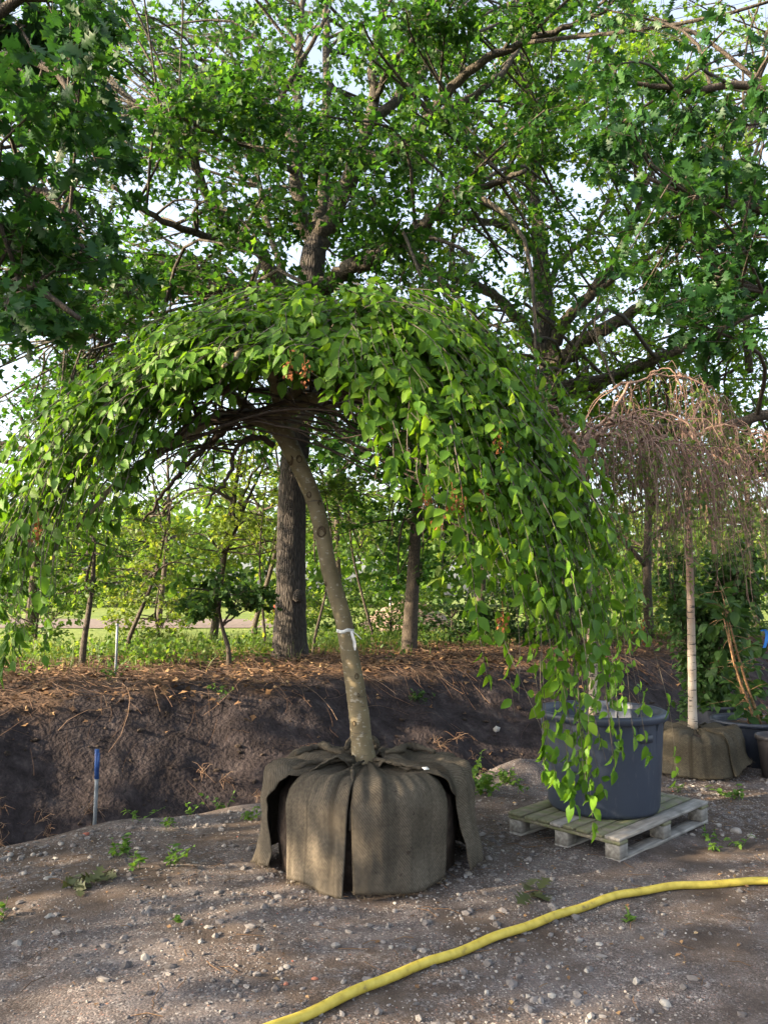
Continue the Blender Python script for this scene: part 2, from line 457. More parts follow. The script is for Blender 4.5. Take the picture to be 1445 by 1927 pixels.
M['wood_moss'] = wood('mossy_wood', (.12, .105, .075), (.25, .22, .16), .75)
M['hose'] = plain('yellow_hose', [(.28, (.2, .15, .05)), (.4, (.44, .34, .05)), (.7, (.6, .48, .085))], 22, .55, .2, .003)
M['galv'] = plain('galvanised_steel', [(.3, (.15, .175, .2)), (.7, (.27, .3, .33))], 25, .45, .1, .001)
M['blue'] = plain('blue_paint', [(.3, (.015, .045, .17)), (.7, (.03, .09, .28))], 30, .5, .1, .001)
M['strap'] = plain('bright_blue_strap', [(.3, (.02, .15, .5)), (.7, (.04, .22, .62))], 30, .6, 0)
M['white'] = plain('white_tape', [(.3, (.62, .62, .62)), (.7, (.8, .8, .8))], 30, .6, 0)
M['red'] = plain('red_paint', [(.3, (.4, .03, .02)), (.7, (.5, .05, .03))], 8, .6, 0)
M['scar'] = plain('pruning_scar', [(.3, (.025, .017, .012)), (.7, (.12, .085, .05))], 60, .9, .5, .004)
M['gravel_heap'] = plain('gravel_heap', [(.3, (.15, .1, .08)), (.7, (.3, .22, .17))], 14, .95, .8, .04)

# ------------------------------------------------------------------ leaf shapes (x across, y along, z out)
def leaf_tpl(half, fold=.12, curl=.2):
    mid = [(0, t, -curl * t * t) for t, w in half]
    k = len(half)
    v = list(mid); L = {}; Rr = {}
    for i, (t, w) in enumerate(half):
        if w > 0:
            L[i] = len(v); v.append((-w, t, fold * w - curl * t * t))
            Rr[i] = len(v); v.append((w, t, fold * w - curl * t * t))
    tr = []
    for i in range(k - 1):
        for E, f in ((L, 1), (Rr, 0)):
            a, b = E.get(i), E.get(i + 1)
            if a is None and b is not None: q = [(i, i + 1, b)]
            elif b is None and a is not None: q = [(i, i + 1, a)]
            else: q = [(i, i + 1, b), (i, b, a)]
            tr += [(x[0], x[2], x[1]) if f == 0 else x for x in q]
    return np.array(v, float), np.array(tr, int)[:, ::-1]
OVATE = leaf_tpl([(0, 0), (.16, .22), (.42, .31), (.72, .2), (1, 0)], .3, .2)
OAK = leaf_tpl([(0, 0), (.27, .3), (.35, .1), (.5, .43), (.6, .12), (.77, .33), (.84, .1), (1, 0)], .2, .15)
OAK_LITE = leaf_tpl([(0, 0), (.3, .36), (.48, .12), (.7, .36), (1, 0)], .2, .12)
OAK_MINI = leaf_tpl([(0, 0), (.38, .4), (.58, .14), (1, 0)], .2, .12)
DIAMOND = leaf_tpl([(0, 0), (.45, .34), (1, 0)], .25, .15)
BLADE = leaf_tpl([(0, .025), (.5, .02), (1, 0)], .2, .35)

def rnd_unit(n):
    return norm(rng.normal(size=(n, 3)))

# ------------------------------------------------------------------ the ground
ORG = np.array((0., 6.75)); AX = np.array((1, .68)) / math.hypot(1, .68); NX = np.array((-.68, 1)) / math.hypot(1, .68)
def us(x, y):
    d0, d1 = x - ORG[0], y - ORG[1]
    return d0 * AX[0] + d1 * AX[1], d0 * NX[0] + d1 * NX[1]
PROF = np.array([(-300, .0), (-9, .0), (-.35, .0), (-.05, -.02), (.18, -.2), (.65, -.75), (1.1, -.85), (1.6, -.74), (2.5, -.2), (3.05, .17), (3.4, .38), (3.9, .45), (4.9, .5), (6.5, .54), (9, .55), (900, .55)])
def wob(u): return .16 * np.sin(u * 1.3 + .6) + .08 * np.sin(u * 3.1) + .04 * np.sin(u * 7.3 + 2)
def height(x, y):
    x, y = np.asarray(x, float), np.asarray(y, float)
    u, s = us(x, y)
    s2 = s + wob(u) * np.exp(-(s / 6) ** 2)
    z = np.interp(s2, PROF[:, 0], PROF[:, 1])
    bankw = np.clip((s2 - .1) / .5, 0, 1) * np.clip((9 - s2) / 3, 0, 1)
    z = z + bankw * (.02 * np.sin(1.7 * u + .8 * s) + .012 * np.sin(4.9 * u - 2.2 * s + 1))
    yardw = np.clip(-s2 / .4, 0, 1) * np.exp(-(np.minimum(s, 0) / 14) ** 2)
    z = z + yardw * (.010 * np.sin(2.3 * x + 1.1 * y) + .008 * np.sin(5.1 * x - 3.7 * y) + .004 * np.sin(13 * x + 9 * y))
    return z
def gz(x, y): return float(height(x, y))

def axis(lo, hi, step, far, grow=1.35):
    a = list(np.arange(lo, hi + 1e-6, step)); d = step
    while a[-1] < far: d *= grow; a.append(a[-1] + d)
    d = step
    while a[0] > -far: d *= grow; a.insert(0, a[0] - d)
    return np.array(a)
ua = axis(-8, 13, .07, 700)
sa_yard = np.concatenate((-np.geomspace(90, 7.1, 30), np.arange(-7, -.049, .07)))
sa_yard[-1] = 0.0
def sheet(name, sarr, m):
    U, Sx = np.meshgrid(ua, sarr, indexing='ij')
    S2 = Sx - wob(U) * np.exp(-(Sx / 6) ** 2)
    X = ORG[0] + U * AX[0] + S2 * NX[0]; Y = ORG[1] + U * AX[1] + S2 * NX[1]
    Z = height(X, Y)
    if name == 'earth_bank':
        Z = Z + np.array([[noise.noise((a * 2.2, b * 2.2, 3)) * .045 + noise.noise((a * 6, b * 6, 1)) * .03 + abs(noise.noise((a * 14, b * 14, 1))) * .03 for a, b in zip(ra, rb)] for ra, rb in zip(X, Y)]) * np.clip(Sx / .3, 0, 1) * np.clip((8 - Sx) / 2, 0, 1)
    b = Bag(); b.grid(np.stack((X, Y, Z), 2))
    return tag(b.build(name, m), kind='structure')
sheet('gravel_yard', sa_yard, M['yard'])
sheet('earth_bank', np.concatenate((np.arange(0, 6.01, .07), np.linspace(6.1, 8, 12))), M['bank'])
sheet('field', np.concatenate(([8.0], 8 + np.geomspace(.3, 900, 45))), M['field'])
tb = Bag()
P = np.array([[(x, 29 + 4.5 * w + .02 * x + .8 * math.sin(x * .21), .572 + .02 * (1 - (2 * (w + 1) / 2 - 1) ** 2)) for w in np.linspace(-1, 1, 7)] for x in np.linspace(-60, -3.5, 60)])
tb.grid(P[:, ::-1]); tag(tb.build('sand_track', M['track']), kind='structure')

# gravel: real stones, too many to count
def pebble_template():
    import bmesh
    bm = bmesh.new(); bmesh.ops.create_icosphere(bm, subdivisions=1, radius=1)
    v = np.array([x.co for x in bm.verts]); t = np.array([[x.index for x in f.verts] for f in bm.faces]); bm.free()
    return v, t
PV, PT = pebble_template()
OCT = (np.array([(1, 0, 0), (0, 1, 0), (-1, 0, 0), (0, -1, 0), (0, 0, 1), (0, 0, -1)], float), np.array([(0, 1, 4), (1, 2, 4), (2, 3, 4), (3, 0, 4), (1, 0, 5), (2, 1, 5), (3, 2, 5), (0, 3, 5)]))
def pebbles(bag, xy, size, tint, sink=.3, tpl=None):
    n = len(xy); PV, PT = tpl or (globals()['PV'], globals()['PT'])
    a = rng.uniform(0, 2 * math.pi, n); sx, sy, sz = rng.uniform(.75, 1.25, n), rng.uniform(.6, 1, n), rng.uniform(.4, .75, n)
    v = PV[None] * (1 + rng.uniform(-.34, .3, (n, len(PV), 1)))
    v = v * np.stack((sx, sy, sz), 1)[:, None] * size[:, None, None]
    c, s_ = np.cos(a)[:, None], np.sin(a)[:, None]
    x = v[..., 0] * c - v[..., 1] * s_; y = v[..., 0] * s_ + v[..., 1] * c
    z = v[..., 2] + (height(xy[:, 0], xy[:, 1]) + size * sz * (1 - 2 * sink) * .6)[:, None]
    V = np.stack((x + xy[:, :1], y + xy[:, 1:2], z), 2)
    bag.add(V.reshape(-1, 3), (PT[None] + (np.arange(n) * len(PV))[:, None, None]).reshape(-1, 3), None, np.repeat(tint, len(PV)))
pb = Bag()
cand = np.stack((rng.uniform(-4.2, 6.2, 96000), rng.uniform(2.6, 9.5, 96000)), 1)
u_, s_ = us(cand[:, 0], cand[:, 1])
dens = np.array([noise.noise((x * .9, y * .9, 5)) + .5 * noise.noise((x * 3, y * 3, 9)) for x, y in cand])
px, py, fw = project(np.c_[cand, np.zeros(len(cand))])
edge = np.exp(-((s_ + .35) / .3) ** 2)
keep = (s_ < -.03 - .1) & (px > -80) & (px < 1530) & (rng.uniform(size=len(cand)) < np.clip(.5 + .75 * dens + .5 * edge, .08, 1) * np.clip(5.2 / cand[:, 1], .5, 1))
cand = cand[keep]
size = np.minimum(.0036 * rng.pareto(2.2, len(cand)) + .0034, .024)
tn = np.clip(rng.beta(1.7, 2.4, len(cand)) * .9 + rng.choice((0, .3), len(cand), p=(.94, .06)), 0, 1)
sm = size < .0062
pebbles(pb, cand[sm], size[sm] * 1.15, tn[sm], tpl=OCT); pebbles(pb, cand[~sm], size[~sm], tn[~sm])
tag(pb.build('loose_gravel', M['pebble'], smooth=False), 'small grey and cream stones strewn thickly over the yard', 'gravel', kind='stuff')

# larger loose stones, one by one
stone_spots = [(20, 1615, .032, 'pale stone at the very left end of the stony ditch rim'), (62, 1612, .026, 'pale stone second from left on the stony ditch rim'), (115, 1592, .034, 'largest grey stone on the stony ditch rim at left'),
               (45, 1645, .03, 'pale stone just below the stony ditch rim at left'), (230, 1587, .024, 'pale stone on bare dirt right of the blue-sleeved stake'), (310, 1690, .018, 'grey stone right of the wilted oak twig at left'),
               (540, 1820, .02, 'whitish stone alone on the gravel left of the hose'), (538, 1850, -.018, 'dark red stone just below the whitish stone left of the hose'), (592, 1842, -.016, 'dark red stone nearest the lower left part of the hose'),
               (735, 1780, .02, 'pale stone between the root ball and the hose'), (1250, 1888, .026, 'cream stone at the bottom right of the foreground'), (1032, 1818, .022, 'tan stone below the middle of the hose'), (1102, 1822, .018, 'smaller tan stone right of the one below the hose middle'),
               (1385, 1562, .042, 'largest stone in the pale patch right of the pallet'), (1412, 1572, .036, 'stone at the right end of the pale patch beyond the pallet'), (1358, 1568, .024, 'small stone at the left end of the pale patch beyond the pallet'),
               (1302, 1567, .024, 'flat pale stone off the right corner of the pallet'), (1232, 1476, .02, 'leftmost of four stones in front of the burlap birch'), (1256, 1480, .022, 'second from left of four stones by the burlap birch'), (1282, 1481, .024, 'third from left of four stones by the burlap birch'), (1304, 1483, .022, 'rightmost of four stones in front of the burlap birch')]
for sx_, sy_, sr_, lab in stone_spots:
    p = onz(sx_, sy_)
    if us(p[0], p[1])[1] > -.1: print('stone in ditch', lab)
    b = Bag()
    pebbles(b, np.array([[p[0], p[1]]]), np.array([abs(sr_)]), np.array([.99 if sr_ < 0 else rng.uniform(.6, .84)]), .3)
    o = b.build('stone', M['pebble'], smooth=False)
    md = o.modifiers.new('round', 'SUBSURF'); md.levels = md.render_levels = 1
    tag(o, lab, 'stone', 'larger stones on the yard')

# gravel spill beside the ditch, between root ball and tub
hp = Bag(); c0 = onz(985, 1462)
n = 40; a = np.linspace(0, 2 * math.pi, n, endpoint=False)
rr = np.linspace(0, 1, 12)
Pm = np.array([[(c0[0] + r * .42 * math.cos(t) * (1 + .15 * math.sin(3 * t)), c0[1] + r * .3 * math.sin(t), gz(c0[0] + r * .42 * math.cos(t), c0[1] + r * .3 * math.sin(t)) + .17 * math.cos(r * math.pi / 2) ** 1.5 - .012 + .02 * noise.noise((r * 4 * math.cos(t), r * 4 * math.sin(t), 2))) for t in list(a) + [a[0]]] for r in rr])
hp.grid(Pm[::-1]); tag(hp.build('gravel_spill', M['yard']), 'low heap of earth and gravel behind the blue tub', 'heap')
hp = Bag(); c0 = at(768, 1170, 23)
Pm = np.array([[(c0[0] + r * 1.75 * math.cos(t), 23 + r * 1.5 * math.sin(t), .5 + .85 * math.cos(r * math.pi / 2) ** 1.1 * (1 + .12 * math.sin(2 * t)) + .09 * noise.noise((r * 5 * math.cos(t), r * 5 * math.sin(t), 4))) for t in list(a) + [a[0]]] for r in rr])
hp.grid(Pm[::-1]); tag(hp.build('gravel_mound', M['gravel_heap']), 'pale sunlit mound of gravel on the grass beyond the bank', 'heap')

# ------------------------------------------------------------------ trees: limbs, twigs and leaves
def limb_pts(tr):
    return [np.r_[at(x, y, Y), r] for x, y, Y, r in tr]

def tree(name, base, label, trunk, limbs, pads, leaf, tpl, leaf_size, bark, limb_bark, group=None, twig_r=.012, keep=None, pieces=0, up=.8, droop=.25, cat='tree', sides=14):
    """trunk: (k,4) x,y,z,r; limbs: list of (k,4); pads: list of (centre, radius, leaves). Branches join every pad to the nearest limb."""
    T = thing(name, base, label, cat, group)
    tr = spline(trunk, max(16, len(trunk) * 5))
    b = Bag(); b.tube(tr[:, :3], tr[:, 3], sides, wob=.025)
    b.build('trunk', bark, T)
    nodes = [tr[int(len(tr) * (.72 if len(limbs) > 6 else .4)):]]
    for L in limbs:
        l = spline(L, max(10, len(L) * 5))
        l[1:-1, :3] += rng.normal(0, .25, (len(l) - 2, 3)) * l[1:-1, 3:4]
        b = Bag(); b.tube(l[:, :3], l[:, 3], 9, wob=.04)
        b.build('limb', limb_bark, T)
        nodes.append(l)
    nodes = np.concatenate(nodes)
    br, pos, dr, nr = Bag(), [], [], []
    for c, rad, cnt in pads:
        c = np.asarray(c, float)
        d = np.linalg.norm(nodes[:, :3] - c, axis=1) + np.maximum(0, nodes[:, 2] - c[2]) * .4
        near = np.argsort(d)[:14]; near = near[d[near] < d[near[0]] * 1.5 + .3]; k = nodes[int(rng.choice(near))]
        ln = np.linalg.norm(c - k[:3])
        mid = (k[:3] + c) / 2 + rng.normal(0, .1, 3) * ln + np.array((0, 0, .1 * ln))
        r0 = min(k[3] * .6, .01 + .009 * ln)
        path = spline([np.r_[k[:3], r0], np.r_[mid, r0 * .7], np.r_[c, max(twig_r * .6, r0 * .35)]], 8)
        br.tube(path[:, :3], path[:, 3], 5, cap=False)
        nt_ = max(3, int(cnt / 9))
        dirs = rnd_unit(nt_) * np.array((1, 1, .55)); dirs[:, 2] += .05
        for dd in dirs:
            e = c + dd * rad * rng.uniform(.65, 1.1)
            s0 = path[rng.integers(2, 8), :3]
            m_ = (s0 + e) / 2 + rng.normal(0, .08, 3) * rad
            tw = np.array([s0, m_, e])
            br.tube(tw, [twig_r * .4, twig_r * .3, twig_r * .16], 3, cap=False)
            q = max(1, int(rng.poisson(cnt / nt_)))
            tt = 1 - rng.beta(1, 2.2, q)[:, None] * .9
            pp = s0 + (e - s0) * tt + rng.normal(0, .09, (q, 3)) * rad
            pos.append(pp)
            out = norm(pp - c + rng.normal(0, .45, (q, 3)) * rad)
            out[:, 2] -= droop
            dr.append(out)
            nn = rng.normal(0, .55, (q, 3)); nn[:, 2] += up
            nr.append(nn)
    tag(br.build('branches', limb_bark, T), kind='stuff')
    pos, dr, nr = np.concatenate(pos), np.concatenate(dr), np.concatenate(nr)
    sz = leaf_size * rng.uniform(.65, 1.2, len(pos)); tint = np.clip(rng.normal(.5, .23, len(pos)), 0, 1)
    if keep is not None:
        kk = keep(pos); pos, dr, nr, sz, tint = pos[kk], dr[kk], nr[kk], sz[kk], tint[kk]
    single = np.zeros(len(pos), bool)
    if pieces: single = biggest(pos, sz, dr, nr, pieces)
    f = Bag(); k = ~single
    f.leaves(tpl, pos[k], dr[k], nr[k], sz[k], tint[k])
    tag(f.build('foliage', leaf, T), kind='stuff')
    if pieces: leaf_pieces(T, tpl, leaf, pos[single], dr[single], nr[single], sz[single], tint[single])
    return T

def biggest(pos, sz, d, n, count):
    """The leaves that show largest: nearest of each small patch of the view, then by size on screen."""
    px, py, fw = project(pos + norm(d) * sz[:, None] * .5)
    ok = (px > 4) & (px < 1441) & (py > 4) & (py < 1923)
    view = norm(pos - np.array((0, 0, EYE)))
    face = np.abs(np.sum(norm(n) * view, 1)) * .7 + .3
    cell = {}
    for i in np.nonzero(ok)[0]:
        k = (int(px[i] // 9), int(py[i] // 9))
        if k not in cell or fw[i] < fw[cell[k]]: cell[k] = i
    ids = np.array(list(cell.values()))
    sc_ = sz[ids] / fw[ids] * face[ids]
    sel = np.zeros(len(pos), bool); sel[ids[np.argsort(-sc_)[:count]]] = True
    return sel

def leaf_pieces(T, tpl, m, pos, d, n, sz, tint):
    ms = []
    for k in range(5):
        b = Bag(); b.add(tpl[0], tpl[1], None, .15 + .175 * k)
        o = b.build('leaf', m); ms.append(o.data); bpy.data.objects.remove(o)
    d = norm(d); n = norm(n - d * np.sum(n * d, 1, keepdims=True)); s_ = np.cross(d, n)
    for i in range(len(pos)):
        o = bpy.data.objects.new('leaf', ms[int(min(4, max(0, round((tint[i] - .15) / .175))))])
        col.objects.link(o)
        A = np.eye(4); A[:3, 0], A[:3, 1], A[:3, 2], A[:3, 3] = s_[i] * sz[i], d[i] * sz[i], n[i] * sz[i], pos[i]
        adopt(o, T)
        o.matrix_basis = Matrix(A.tolist())

# How full the crowns are, read off the photograph in 60-pixel steps (0 open sky, 9 closed)
DENS = ["999754455445777777788346",
        "999434566544777778888336",
        "877226777543677788888755",
        "888217888544767499999977",
        "667778889999947999999888",
        "666443367999997999956899",
        "641112256777654445449999",
        "776653333577643445447999",
        "888787744367766655558999",
        "787776654555556555679999",
        "576554333455556556778899",
        "345445444455555556788899",
        "355543333344445557888988",
        "454433333344444557888877",
        "234433333344444556777766"]
pads = {'c': [], 'r': [], 'nl': [], 'nr': [], 'm': []}
for j, row in enumerate(DENS):
    for i, ch in enumerate(row):
        dn = int(ch)
        x0, y0 = i * 60 + 30, j * 60 + 30
        for k in range(1 if dn < 4 else 2 if dn < 7 else 3):
            if dn <= 2 and rng.uniform() > dn * .3: continue
            x, y = x0 + rng.uniform(-32, 32), y0 + rng.uniform(-32, 32)
            w = rng.uniform()
            if x < 215 and y < 640: key = 'nl' if w < .62 else 'c'
            elif x > 1120 and y < 620: key = 'nr' if w < (.55 if y > 90 else .25) else 'r'
            elif x > 1040 and y > 620: key = 'm'
            elif x > 900: key = 'r' if w < (.8 if y > 300 else .5) else 'c'
            elif x > 780 and y > 380: key = 'r' if w < .6 else 'c'
            else: key = 'c'
            Y = {'c': rng.uniform(9.2, 17), 'r': rng.uniform(12.5, 20), 'nl': rng.uniform(5.6, 8.2), 'nr': rng.uniform(7.5, 10.5), 'm': rng.uniform(14.5, 20)}[key]
            c = at(x, y, Y)
            rad = {'c': .52, 'r': .6, 'nl': .36, 'nr': .42, 'm': .7}[key] * rng.uniform(.75, 1.25)
            cnt = {'c': 118, 'r': 104, 'nl': 44, 'nr': 50, 'm': 100}[key] * (.45 + .09 * dn)
            pads[key].append((c, rad, cnt))
# beyond the frame the crowns go on
for key, n_, (xa, xb), (ya, yb), (za, zb) in (('c', 110, (-8.5, 7.5), (8.5, 17.5), (9.0, 13.5)), ('c', 26, (-13, -7), (10, 16), (3.2, 9)), ('r', 80, (2, 14), (13, 20.5), (11.5, 16)),
                                        ('nl', 95, (-9.5, -3.9), (4.8, 11.5), (2.6, 8.5)), ('nl', 25, (-9, -3.2), (5, 11), (7.0, 10)), ('nr', 60, (5.2, 11), (6, 12.5), (4.2, 9.5)), ('m', 40, (9, 14), (15, 21), (3, 9))):
    for k in range(n_):
        c = np.array((rng.uniform(xa, xb), rng.uniform(ya, yb), rng.uniform(za, zb)))
        ex, ey, ef = project(c)
        if ef[0] > .5 and -70 < ex[0] < 1515 and -70 < ey[0] < 1990: continue
        pads[key].append((c, rng.uniform(.55, .85), 44))

oc = at(546, 1246, 12.7); oc[2] = gz(oc[0], oc[1])
trunk = limb_pts([(546, 1262, 12.7, .40), (546, 1240, 12.7, .33), (546, 1210, 12.7, .285), (547, 1150, 12.7, .255), (548, 1050, 12.7, .24), (550, 950, 12.7, .235), (556, 850, 12.7, .23), (566, 750, 12.7, .225), (577, 650, 12.7, .222), (584, 560, 12.7, .22), (590, 480, 12.7, .215), (600, 425, 12.7, .16)])
LIMB_C = [[(588, 470, 12.7, .17), (566, 405, 12.6, .14), (558, 330, 12.6, .12), (565, 250, 12.8, .1), (558, 170, 13, .08), (566, 60, 13.2, .06), (575, -60, 13.4, .04)],
          [(592, 470, 12.7, .18), (628, 395, 12.5, .16), (655, 340, 12.4, .14), (682, 270, 12.4, .12), (704, 190, 12.4, .1), (700, 140, 12.3, .08), (712, 60, 12.3, .07), (738, -60, 12.2, .05)],
          [(596, 450, 12.8, .14), (612, 330, 13.4, .11), (617, 230, 13.6, .09), (615, 120, 13.8, .075), (612, -60, 14, .05)],
          [(582, 580, 12.7, .14), (535, 535, 12.3, .12), (480, 470, 12, .1), (410, 395, 11.6, .085), (376, 330, 11.4, .065), (365, 262, 11.2, .04), (330, 190, 11, .025)],
          [(480, 470, 12, .08), (400, 450, 11.2, .06), (300, 410, 10.6, .045), (210, 350, 10.2, .03)],
          [(586, 560, 12.7, .16), (650, 512, 12.3, .14), (700, 490, 12.0, .125), (760, 450, 11.6, .105), (810, 410, 11.3, .095), (860, 370, 11, .08), (915, 352, 10.8, .06), (990, 320, 10.5, .03)],
          [(575, 680, 12.7, .12), (500, 650, 12.3, .1), (420, 655, 11.9, .09), (345, 625, 11.5, .08), (245, 555, 11, .06), (170, 470, 10.6, .035)],
          [(420, 655, 11.9, .06), (330, 640, 11.6, .05), (215, 615, 11.2, .04), (110, 640, 10.9, .025)],
          [(584, 560, 12.7, .09), (520, 545, 13.4, .075), (460, 542, 13.8, .06), (400, 560, 14, .04)],
          [(668, 300, 12.4, .11), (730, 285, 12.1, .1), (800, 225, 11.8, .09), (868, 145, 11.5, .075), (960, 90, 11.2, .06), (1060, 52, 11, .045), (1140, 20, 10.8, .03)],
          [(800, 225, 11.8, .07), (880, 188, 12, .06), (948, 132, 12.2, .05), (985, 70, 12.4, .035)],
          [(690, 240, 12.4, .1), (742, 190, 12.6, .085), (800, 128, 12.8, .07), (850, 50, 13, .05), (885, -40, 13.2, .035)],
          [(704, 190, 12.4, .06), (735, 120, 12, .05), (780, 70, 11.8, .04), (830, -10, 11.6, .03)],
          [(562, 290, 12.7, .07), (530, 210, 13, .06), (545, 150, 13, .05), (590, 80, 13, .04), (620, 20, 13, .03)],
          [(535, 535, 12.3, .06), (490, 350, 14, .05), (470, 210, 14.6, .04), (420, 60, 15, .03)],
          [(560, 330, 12.6, .06), (500, 290, 11.6, .045), (400, 250, 10.8, .035), (300, 200, 10.2, .025)]]
tree('oak_tree', oc, 'large oak with thick dark straight trunk standing on the bank behind the weeping tree', trunk, [limb_pts(l) for l in LIMB_C], pads['c'], M['oak_leaf'], OAK_MINI, .135, M['oak_bark'], M['limb_bark'], sides=20)
# the burr on that trunk
T = [o for o in col.objects if o.name == 'oak_tree'][0]
b = Bag(); c = at(562, 1122, 12.46)
b.lathe([(.001, .11), (.05, .1), (.085, .05), (.1, 0), (.09, -.05), (.05, -.09), (.001, -.1)], 18, c, fn=lambda v: v * (1 + .22 * np.array([[noise.noise((p[0] * 30, p[1] * 30, p[2] * 30))] for p in v])))
tag(b.build('burr', M['oak_bark'], T), 'knobbly round burr on the oak trunk')

orr = at(1050, 1238, 16.5); orr[2] = gz(orr[0], orr[1])
trunk = limb_pts([(1050, 1252, 16.5, .36), (1049, 1200, 16.5, .29), (1048, 1050, 16.5, .27), (1046, 900, 16.5, .26), (1042, 760, 16.5, .255), (1034, 680, 16.5, .25), (1027, 600, 16.5, .21), (1018, 500, 16.5, .18), (1012, 420, 16.6, .155), (1000, 360, 16.7, .125), (992, 250, 16.8, .1), (985, 150, 17, .075), (972, -20, 17.2, .045)])
LIMB_R = [[(1031, 675, 16.5, .17), (990, 625, 16.2, .135), (945, 570, 15.9, .11), (880, 530, 15.6, .09), (800, 512, 15.2, .065), (735, 480, 15, .035)],
          [(1036, 680, 16.5, .17), (1060, 610, 16.1, .14), (1105, 560, 15.8, .12), (1150, 500, 15.5, .095), (1185, 430, 15.3, .075), (1215, 330, 15, .045)],
          [(1038, 700, 16.5, .2), (1088, 648, 15.9, .17), (1140, 620, 15.5, .145), (1190, 588, 15.2, .12), (1262, 570, 14.8, .085), (1350, 566, 14.4, .05)],
          [(1042, 745, 16.5, .16), (1150, 712, 15.5, .135), (1236, 676, 15, .115), (1310, 645, 14.6, .085), (1420, 590, 14.2, .045)],
          [(1016, 480, 16.5, .1), (960, 432, 16, .08), (890, 412, 15.4, .065), (800, 402, 15, .04)],
          [(1022, 550, 16.5, .09), (1060, 490, 16.6, .07), (1110, 440, 16.8, .05), (1150, 370, 17, .03)],
          [(1105, 560, 15.8, .07), (1190, 500, 15.2, .06), (1270, 455, 14.6, .045), (1360, 400, 14.2, .03)],
          [(1000, 370, 16.7, .08), (1030, 260, 16.2, .07), (1100, 190, 15.8, .055), (1200, 120, 15.4, .035)],
          [(996, 320, 16.7, .07), (950, 230, 17.2, .05), (930, 120, 17.6, .03)],
          [(1410, 700, 15.5, .08), (1395, 420, 16, .07), (1420, 200, 16.2, .05), (1440, 60, 16.4, .03)]]
tree('oak_tree', orr, 'oak with wide forked limbs rising behind the right half of the weeping tree', trunk, [limb_pts(l) for l in LIMB_R], pads['r'], M['oak_leaf_sunlit'], OAK_MINI, .142, M['oak_bark'], M['limb_bark'])

bl = np.array((-6.3, 8.6, 0)); bl[2] = gz(bl[0], bl[1])
trunk = [(bl[0], bl[1], bl[2] - .1, .36), (bl[0], bl[1], 1.2, .26), (bl[0] + .1, bl[1] - .1, 3, .24), (bl[0] + .1, bl[1] - .3, 5.5, .18), (bl[0], bl[1] - .4, 9, .06)]
LL = [[np.r_[-6.2, 8.4, 3.4, .12], np.r_[-4.8, 7.8, 4.2, .09]] + limb_pts([(-60, 400, 7.2, .06), (70, 360, 7, .045), (120, 410, 6.9, .035), (160, 470, 6.8, .02)]),
      [np.r_[-6.2, 8.4, 4.2, .12], np.r_[-4.6, 7.4, 5, .08]] + limb_pts([(-40, 150, 6.8, .06), (80, 120, 6.6, .04), (150, 200, 6.5, .02)]),
      [np.r_[-6.2, 8.4, 3.0, .12], np.r_[-4.7, 7.2, 3.6, .08]] + limb_pts([(-60, 560, 6.6, .05), (60, 540, 6.3, .035), (150, 600, 6.1, .02)]),
      [np.r_[-6.2, 8.3, 5, .1], np.r_[-4.4, 7, 5.8, .07]] + limb_pts([(0, 20, 6.6, .05), (130, 0, 6.5, .03)]),
      [np.r_[-6.3, 8.5, 3.2, .12], np.r_[-6.8, 6.6, 4.1, .09], np.r_[-6.5, 5, 4.6, .05]], [np.r_[-6.3, 8.5, 3.6, .1], np.r_[-8, 9.5, 5, .06]], [np.r_[-6.3, 8.3, 6, .1], np.r_[-7, 7, 7.4, .06]]]
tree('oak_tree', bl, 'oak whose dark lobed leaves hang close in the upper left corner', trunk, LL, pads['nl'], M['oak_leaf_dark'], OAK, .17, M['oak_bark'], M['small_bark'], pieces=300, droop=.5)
br_ = np.array((8.3, 9.2, 0)); br_[2] = gz(8.3, 9.2)
trunk = [(8.3, 9.2, br_[2] - .1, .36), (8.3, 9.2, 1.4, .26), (8.2, 9.2, 4, .22), (8, 9.2, 7, .15), (8, 9.1, 10, .05)]
LR = [[np.r_[8.2, 9.2, 3.6, .13], np.r_[6.6, 9.2, 4.4, .1]] + limb_pts([(1480, 420, 9.2, .06), (1330, 380, 9, .04), (1200, 330, 8.8, .02)]),
      [np.r_[8.2, 9.2, 4.8, .12], np.r_[6.8, 9.3, 6, .08]] + limb_pts([(1460, 180, 9.4, .06), (1300, 170, 9.2, .04), (1150, 150, 9, .02)]),
      [np.r_[8.2, 9.2, 2.9, .11], np.r_[6.3, 9.4, 3.45, .085]] + limb_pts([(1460, 780, 9.4, .07), (1380, 798, 9.4, .06), (1290, 806, 9.3, .05), (1190, 800, 9.2, .03)]),
      [np.r_[8.2, 9.2, 3.4, .1], np.r_[6.4, 9.1, 4.1, .07]] + limb_pts([(1450, 560, 9, .04), (1340, 520, 8.8, .02)]),
      [np.r_[8.2, 9.2, 5, .1], np.r_[9.6, 8, 6.4, .06]], [np.r_[8.1, 9.2, 6, .1], np.r_[7.4, 7.6, 7.6, .06]]]
tree('oak_tree', br_, 'oak whose bluish green lobed leaves reach in from the right edge', trunk, LR, pads['nr'], M['oak_leaf_dark'], OAK, .16, M['oak_bark'], M['small_bark'], droop=.4)

